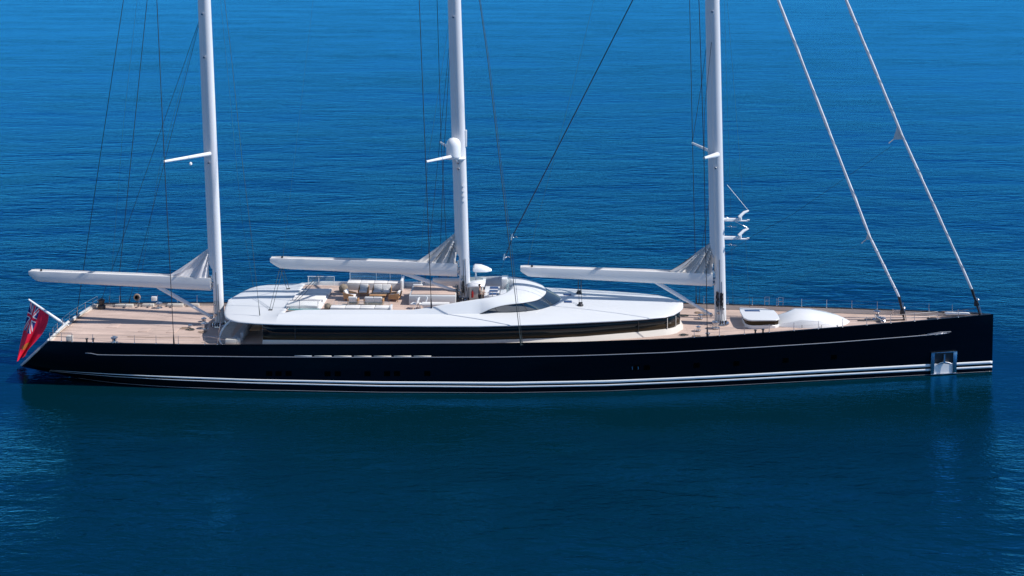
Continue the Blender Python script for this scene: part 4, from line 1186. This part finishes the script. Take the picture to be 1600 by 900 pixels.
for k in range(26):
    a_ = k * 2.4; r_ = .04 + .11 * (k % 5) / 5; z_ = .16 + .22 * ((k * 7) % 10) / 10
    p = Vector((r_ * math.cos(a_), r_ * math.sin(a_), z_)); d_ = Vector((math.cos(a_), math.sin(a_), .5)) * .07; e_ = Vector((-math.sin(a_), math.cos(a_), 0)) * .025
    q.add([p - e_, p + d_, p + e_, p + d_ * .3 - Vector((0, 0, .02))], [(0, 1, 2), (0, 3, 1)])
q.build('leaves', 'leaf', pl_)
tb_ = empty('coffee_table', (-10.9, -.1, Z), 0, 'low teak coffee table in the middle of the lounge seats', 'table')
MB().box(-.7, .7, -.35, .5, .42, .47).build('tabletop', 'teak_chair', tb_, bevel=.01)
for sx2 in (-.6, .6):
    for sy2 in (-.28, .42): MB().tube([(sx2, sy2, 0), (sx2, sy2, .42)], .025, 6).build('leg', 'dark_metal', tb_)
pl_.location = (-10.6, .15, Z + .49)
def pouf(loc, s, label):
    t = empty('pouf', loc, 0, label, 'pouf', 'round brown woven poufs on the sun deck')
    prof = [(.02, 0), (.35, .02), (.55, .14), (.64, .36), (.64, .62), (.54, .88), (.34, 1.04), (.02, 1.1)]
    MB().lathe((0, 0, 0), [(r * s, h_ * s) for r, h_ in prof], 14).build('cover', 'pouf_weave', t, angle=12)
    MB().lathe((0, 0, 1.09 * s), [(.01, 0), (.07 * s, .01), (.01, .03)], 10).build('button', 'teak_chair', t)
    return t
pouf((-14.2, 2.2, Z), .60, 'big round brown woven pouf beside the far bench, taller than the other')
pouf((-14.6, -2.9, Z), .48, 'small brown woven pouf low by the near coaming')
def sun_pad(loc, w, d, label):
    t = empty('sun_pad', loc, 0, label, 'sun pad', 'white sun pads at the stern end of the sun deck')
    cushion('mattress', -w / 2, w / 2, -d / 2, d / 2, 0, .22, 'cushion_white', t, .06)
    q = MB(); q.tube([(-w / 2 + .03, -d / 2 + .03, .11), (w / 2 - .03, -d / 2 - .008, .11)], .012, 5); q.build('piping', 'cushion_grey', t)
sun_pad((-16.45, 1.35, Z + .08), 2.6, 1.5, 'white sun pad on the far side of the three-pad platform')
sun_pad((-16.6, -.35, Z + .08), 2.6, 1.5, 'white sun pad in the middle, crossed by the boom shadow')
sun_pad((-16.75, -2.1, Z + .08), 2.6, 1.6, 'white sun pad nearest the teal glass sill')
MB().box(-18.0, -15.2, -3.0, 2.3, Z - .02, Z + .08).build('sun_pad_platform', 'white_paint', yacht, bevel=.02)
def deck_chair(loc, rz, label):
    t = empty('deck_chair', loc, rz, label, 'chair', 'small white chairs behind the bar counter')
    cushion('seat', -.25, .25, -.25, .25, .36, .46, 'white_paint', t, .03)
    q = MB(); q.add([(-.25, .2, .4), (.25, .2, .4), (.25, .28, .4), (-.25, .28, .4), (-.2, .38, .95), (.2, .38, .95), (.2, .45, .95), (-.2, .45, .95)], [(0, 3, 2, 1), (4, 5, 6, 7), (0, 1, 5, 4), (1, 2, 6, 5), (2, 3, 7, 6), (3, 0, 4, 7)]); q.build('backrest', 'white_paint', t, bevel=.02)
    for x in (-.2, .2):
        for y in (-.2, .2): MB().tube([(x, y, 0), (x, y, .38)], .025, 6).build('leg', 'white_paint', t)
deck_chair((-7.6, -2.45, Z), R(-110), 'small white chair facing the stern beside the grey counter end')
deck_chair((-6.95, -2.5, Z), R(-75), 'small white chair between the counter and the white bolster')

# covered tender on the foredeck
ten = empty('covered_tender', (25.3, .35, 4.02), 0, 'white fabric cover tied over a low boat on the foredeck', 'tender')
q = MB(); rr = []
prof = [(-3.05, 1.15, .12), (-2.85, 1.2, .3), (-2.0, 1.4, .62), (-1.25, 1.62, .98), (0, 1.7, .94), (1.2, 1.55, .74), (2.1, 1.25, .55), (2.7, .8, .34), (3.1, .3, .14), (3.2, .05, .04)]
for x, w, h_ in prof:
    rr.append([(x, -.25 + w * c_ * (1 + .02 * math.sin(7 * x + i)), h_ * s_) for i, (c_, s_) in enumerate([(-1.04, -.05), (-1.0, .25), (-.88, .62), (-.6, .88), (-.3, .97), (0, 1.0), (.3, .98), (.6, .9), (.88, .66), (1.0, .28), (1.04, -.05)])])
q.loft(rr, caps=True); tc_ = q.build('cover', 'white_paint', ten, angle=28)
for x in (-1.2, .4, 1.8):
    MB().tube([(x, -.25 - 1.75 * (1 if x < 1 else .8), .05), (x, -.25 - 1.72 * (1 if x < 1 else .8), .3)], .02, 5).build('tie', 'rope_grey', ten)

# fire extinguisher and person at the helm
fe = empty('fire_extinguisher', (-2.95, -.84, 6.15), 0, 'red fire extinguisher strapped upright on the helm shelter wall', 'extinguisher')
MB().lathe((0, 0, 0), [(.08, 0), (.09, .03), (.09, .46), (.05, .54), (.03, .6)], 14).build('bottle', 'red_plastic', fe)
MB().tube([(0, 0, .6), (.1, -.02, .63)], .02, 5).build('valve', 'dark_metal', fe)

def skin_fig(name, joints, edges, radii, m_, parent, levels=1, root=0):
    me = bpy.data.meshes.new(name); me.from_pydata(joints, edges, []); me.update()
    o = bpy.data.objects.new(name, me); col.objects.link(o)
    md = o.modifiers.new('skin', 'SKIN'); md.use_smooth_shade = True
    if not me.skin_vertices: pass
    for i, r in enumerate(radii):
        sv = me.skin_vertices[0].data[i] if me.skin_vertices else None
        if sv: sv.radius = (r, r) if not isinstance(r, tuple) else r
    if me.skin_vertices: me.skin_vertices[0].data[root].use_root = True
    sb = o.modifiers.new('sub', 'SUBSURF'); sb.levels = levels; sb.render_levels = levels
    me.materials.append(MT[m_]); o.parent = parent
    return o
def ensure_skin(me):
    import bmesh
    bm = bmesh.new(); bm.from_mesh(me); bm.verts.layers.skin.verify(); bm.to_mesh(me); bm.free()
def figure(name, J, E, Rr, m_, parent, levels=2, root=0):
    me = bpy.data.meshes.new(name); me.from_pydata(J, E, []); me.update(); ensure_skin(me)
    for i, r in enumerate(Rr):
        me.skin_vertices[0].data[i].radius = r if isinstance(r, tuple) else (r, r)
    me.skin_vertices[0].data[root].use_root = True
    o = bpy.data.objects.new(name, me); col.objects.link(o)
    a_ = o.modifiers.new('skin', 'SKIN'); a_.use_smooth_shade = True
    b_ = o.modifiers.new('sub', 'SUBSURF'); b_.levels = levels; b_.render_levels = levels
    me.materials.append(MT[m_]); o.parent = parent
    return o
per = empty('person', (-2.30, -1.55, Z), 0, 'person in a grey shirt and dark trousers standing at the helm, facing the bow', 'person')
# faces +X; left is +Y
J = [(0, 0, .93), (0, 0, 1.08), (.0, 0, 1.25), (0.0, 0, 1.40), (.01, 0, 1.50), (.03, 0, 1.56),
     (0, .10, .88), (.04, .11, .50), (.0, .12, .09), (.14, .13, .04),
     (0, -.10, .88), (-.03, -.11, .50), (-.08, -.12, .09), (.06, -.13, .04),
     (0, .19, 1.39), (.07, .23, 1.14), (.30, .20, 1.06), (.38, .19, 1.06),
     (0, -.19, 1.39), (.05, -.24, 1.14), (.27, -.22, 1.03), (.35, -.21, 1.03)]
E_ = [(0, 1), (1, 2), (2, 3), (3, 4), (4, 5), (0, 6), (6, 7), (7, 8), (8, 9), (0, 10), (10, 11), (11, 12), (12, 13), (3, 14), (14, 15), (15, 16), (16, 17), (3, 18), (18, 19), (19, 20), (20, 21)]
Rr = [(.11, .14), (.10, .13), (.11, .15), (.10, .14), .055, .05, .09, .06, .042, .035, .09, .06, .042, .035, .06, .045, .033, .022, .06, .045, .033, .022]
body = figure('body', J, E_, Rr, 'skin', per)
# clothes follow the body a little larger
figure('shirt', [J[0], J[1], J[2], J[3], J[14], J[15], J[18], J[19]], [(0, 1), (1, 2), (2, 3), (3, 4), (4, 5), (3, 6), (6, 7)], [(.135, .16), (.125, .15), (.13, .165), (.11, .15), .078, .062, .078, .062], 'shirt_grey', per)
figure('trousers', [J[0], J[6], J[7], J[8], J[10], J[11], J[12]], [(0, 1), (1, 2), (2, 3), (0, 4), (4, 5), (5, 6)], [(.13, .16), .105, .075, .062, .105, .075, .062], 'trousers_dark', per)
q = MB(); rr = []
for h_, rx, ry, ox in ((-.13, .045, .05, .02), (-.11, .075, .06, .02), (-.06, .09, .07, .01), (0, .098, .075, 0), (.05, .098, .077, -.003), (.09, .085, .068, -.008), (.12, .05, .04, -.01), (.13, .01, .01, -.01)):
    rr.append([(ox + rx * math.cos(t), ry * math.sin(t), 1.69 + h_) for t in [2 * math.pi * i / 16 for i in range(16)]])
q.loft(rr, closed=True, caps=True)
q.add([(.09, -.012, 1.70), (.12, 0, 1.665), (.09, .012, 1.70), (.085, 0, 1.65)], [(0, 1, 2), (0, 3, 1), (1, 3, 2)])
for sg in (-1, 1): q.lathe((-.005, sg * .077, 1.68), [(.01, -.01), (.03, 0), (.02, .015)], 8, axis='y')
head = q.build('head', 'skin', body, angle=60)
q = MB(); rr = []
for h_, rx, ry, ox in ((-.03, .09, .08, -.03), (.03, .10, .084, -.02), (.08, .098, .08, -.012), (.12, .07, .055, -.012), (.142, .01, .01, -.012)):
    rr.append([(ox + rx * math.cos(t), ry * math.sin(t), 1.69 + h_) for t in [2 * math.pi * i / 16 for i in range(16)]])
q.loft(rr, closed=True, caps=True); q.build('hair', 'hair_dark', per, angle=60)
q = MB()
for sg in (-1, 1):
    q.lathe((.088, sg * .032, 1.70), [(.002, -.006), (.012, 0), (.002, .006)], 8, axis='x')
q.box(.080, .094, -.022, .022, 1.628, 1.634); q.build('face_features', 'hair_dark', head)
# hands on the wheel rim: palm, four fingers and thumb each
for w_, sg in ((Vector(J[17]), 1), (Vector(J[21]), -1)):
    q = MB(); q.tube([w_ - Vector((.02, 0, 0)), w_ + Vector((.06, 0, 0))], [.024, .034], 8, sy=1.2)
    for k in range(4):
        y = (k - 1.5) * .019; l = (.05, .058, .055, .042)[k]
        b_ = w_ + Vector((.06, y, .004))
        q.tube([b_, b_ + Vector((l * .6, 0, .0)), b_ + Vector((l * .8, 0, -.03)), b_ + Vector((l * .45, 0, -.05))], [.010, .009, .009, .007], 6)
    b_ = w_ + Vector((.02, sg * -.03, 0)); q.tube([b_, b_ + Vector((.03, sg * -.02, -.01)), b_ + Vector((.055, sg * -.015, -.035))], [.012, .011, .008], 6)
    q.build('hand', 'skin', body)

# ------------------------------------------------------------------ ensign and its staff
q = MB(); q.tube([(-36.95, -.25, 3.15), (-37.9, -.25, 3.75), (-40.34, -.25, 5.45)], [.14, .12, .075], 10); q.lathe((-40.36, -.25, 5.48), [(.01, -.06), (.07, 0), (.01, .07)], 10)
staff = q.build('flag_staff', 'white_paint', yacht)
q = MB(); q.box(-37.2, -36.8, -.45, -.05, 3.15, 3.5); q.tube([(-36.9, -.5, 3.3), (-37.6, -.4, 3.8)], .04, 6); q.build('staff_socket', 'stainless', staff, bevel=.03)
fl = empty('ensign', (-40.34, -.25, 5.40), 0, 'red British ensign with union canton hanging from its slanted staff at the stern', 'flag')
NU, NV = 120, 60
A_ = Vector((.10, 0, -.12)); B_ = Vector((1.62, 0, -1.22))      # hoist along the staff
D_f = Vector((-1.02, -.1, -5.10)); C_f = Vector((-.45, .1, -4.75))    # fly end hanging
verts = []; faces = []; mids = []
def fold(u, v):
    # u along the fly, v down the hoist
    hp_ = A_.lerp(B_, v)
    fe_ = D_f.lerp(C_f, v)
    c1 = hp_ + Vector((-.40 + .35 * v, 0, -1.15 - .35 * v))
    c2 = fe_ + Vector((.10 + .60 * v, 0, 1.3))
    p = (hp_ * (1 - u) ** 3 + c1 * 3 * u * (1 - u) ** 2 + c2 * 3 * u * u * (1 - u) + fe_ * u ** 3)
    w = u ** .6
    p.y += .42 * w * math.sin(v * 8.5 + u * 3.2) * (.35 + .65 * u) + .12 * w * math.sin(v * 15 + 1 - u * 4)
    p.x += .05 * w * math.sin(v * 11 + u * 6)
    return p
def flagcol(u, v):
    if u < .5 and v < .5:
        x = u / .5 * 2 - 1; y = v / .5 * 2 - 1      # -1..1
        ax, ay = abs(x), abs(y)
        if ax < .10 or ay < .20: return 0
        if ax < .16 or ay < .29: return 2
        d1 = abs(y - x) * .447 * 1.0; d2 = abs(y + x) * .447
        d = min(abs(y - x), abs(y + x)) * .5
        if d < .05: return 0
        if d < .13: return 2
        return 1
    # golden badge in the fly
    x = (u - .76) / .085; y = (v - .50) / .20
    r_ = math.hypot(x, y)
    if r_ < .8 and (r_ > .5 or abs(x) < .16 or abs(y - .1) < .18) and not (r_ > .62 and y < -.75): return 3
    if abs(x) < .4 and -1.35 < y < -1.0: return 3
    return 0
q = MB()
for i in range(NU + 1):
    for j in range(NV + 1): verts.append(tuple(fold(i / NU, j / NV)))
for i in range(NU):
    for j in range(NV):
        a_ = i * (NV + 1) + j; faces.append((a_, a_ + 1, a_ + NV + 2, a_ + NV + 1)); mids.append(flagcol((i + .5) / NU, (j + .5) / NV))
q.v = verts; q.f = faces; q.mi = mids
q.build('flag_cloth', ['flag_red', 'flag_blue', 'flag_white', 'flag_gold'], fl, angle=180, solid=.006)
MB().tube([tuple(A_ + Vector((-.05, 0, .06))), tuple(B_ + Vector((-.02, 0, .04)))], .02, 6).build('hoist_rope', 'flag_white', fl)
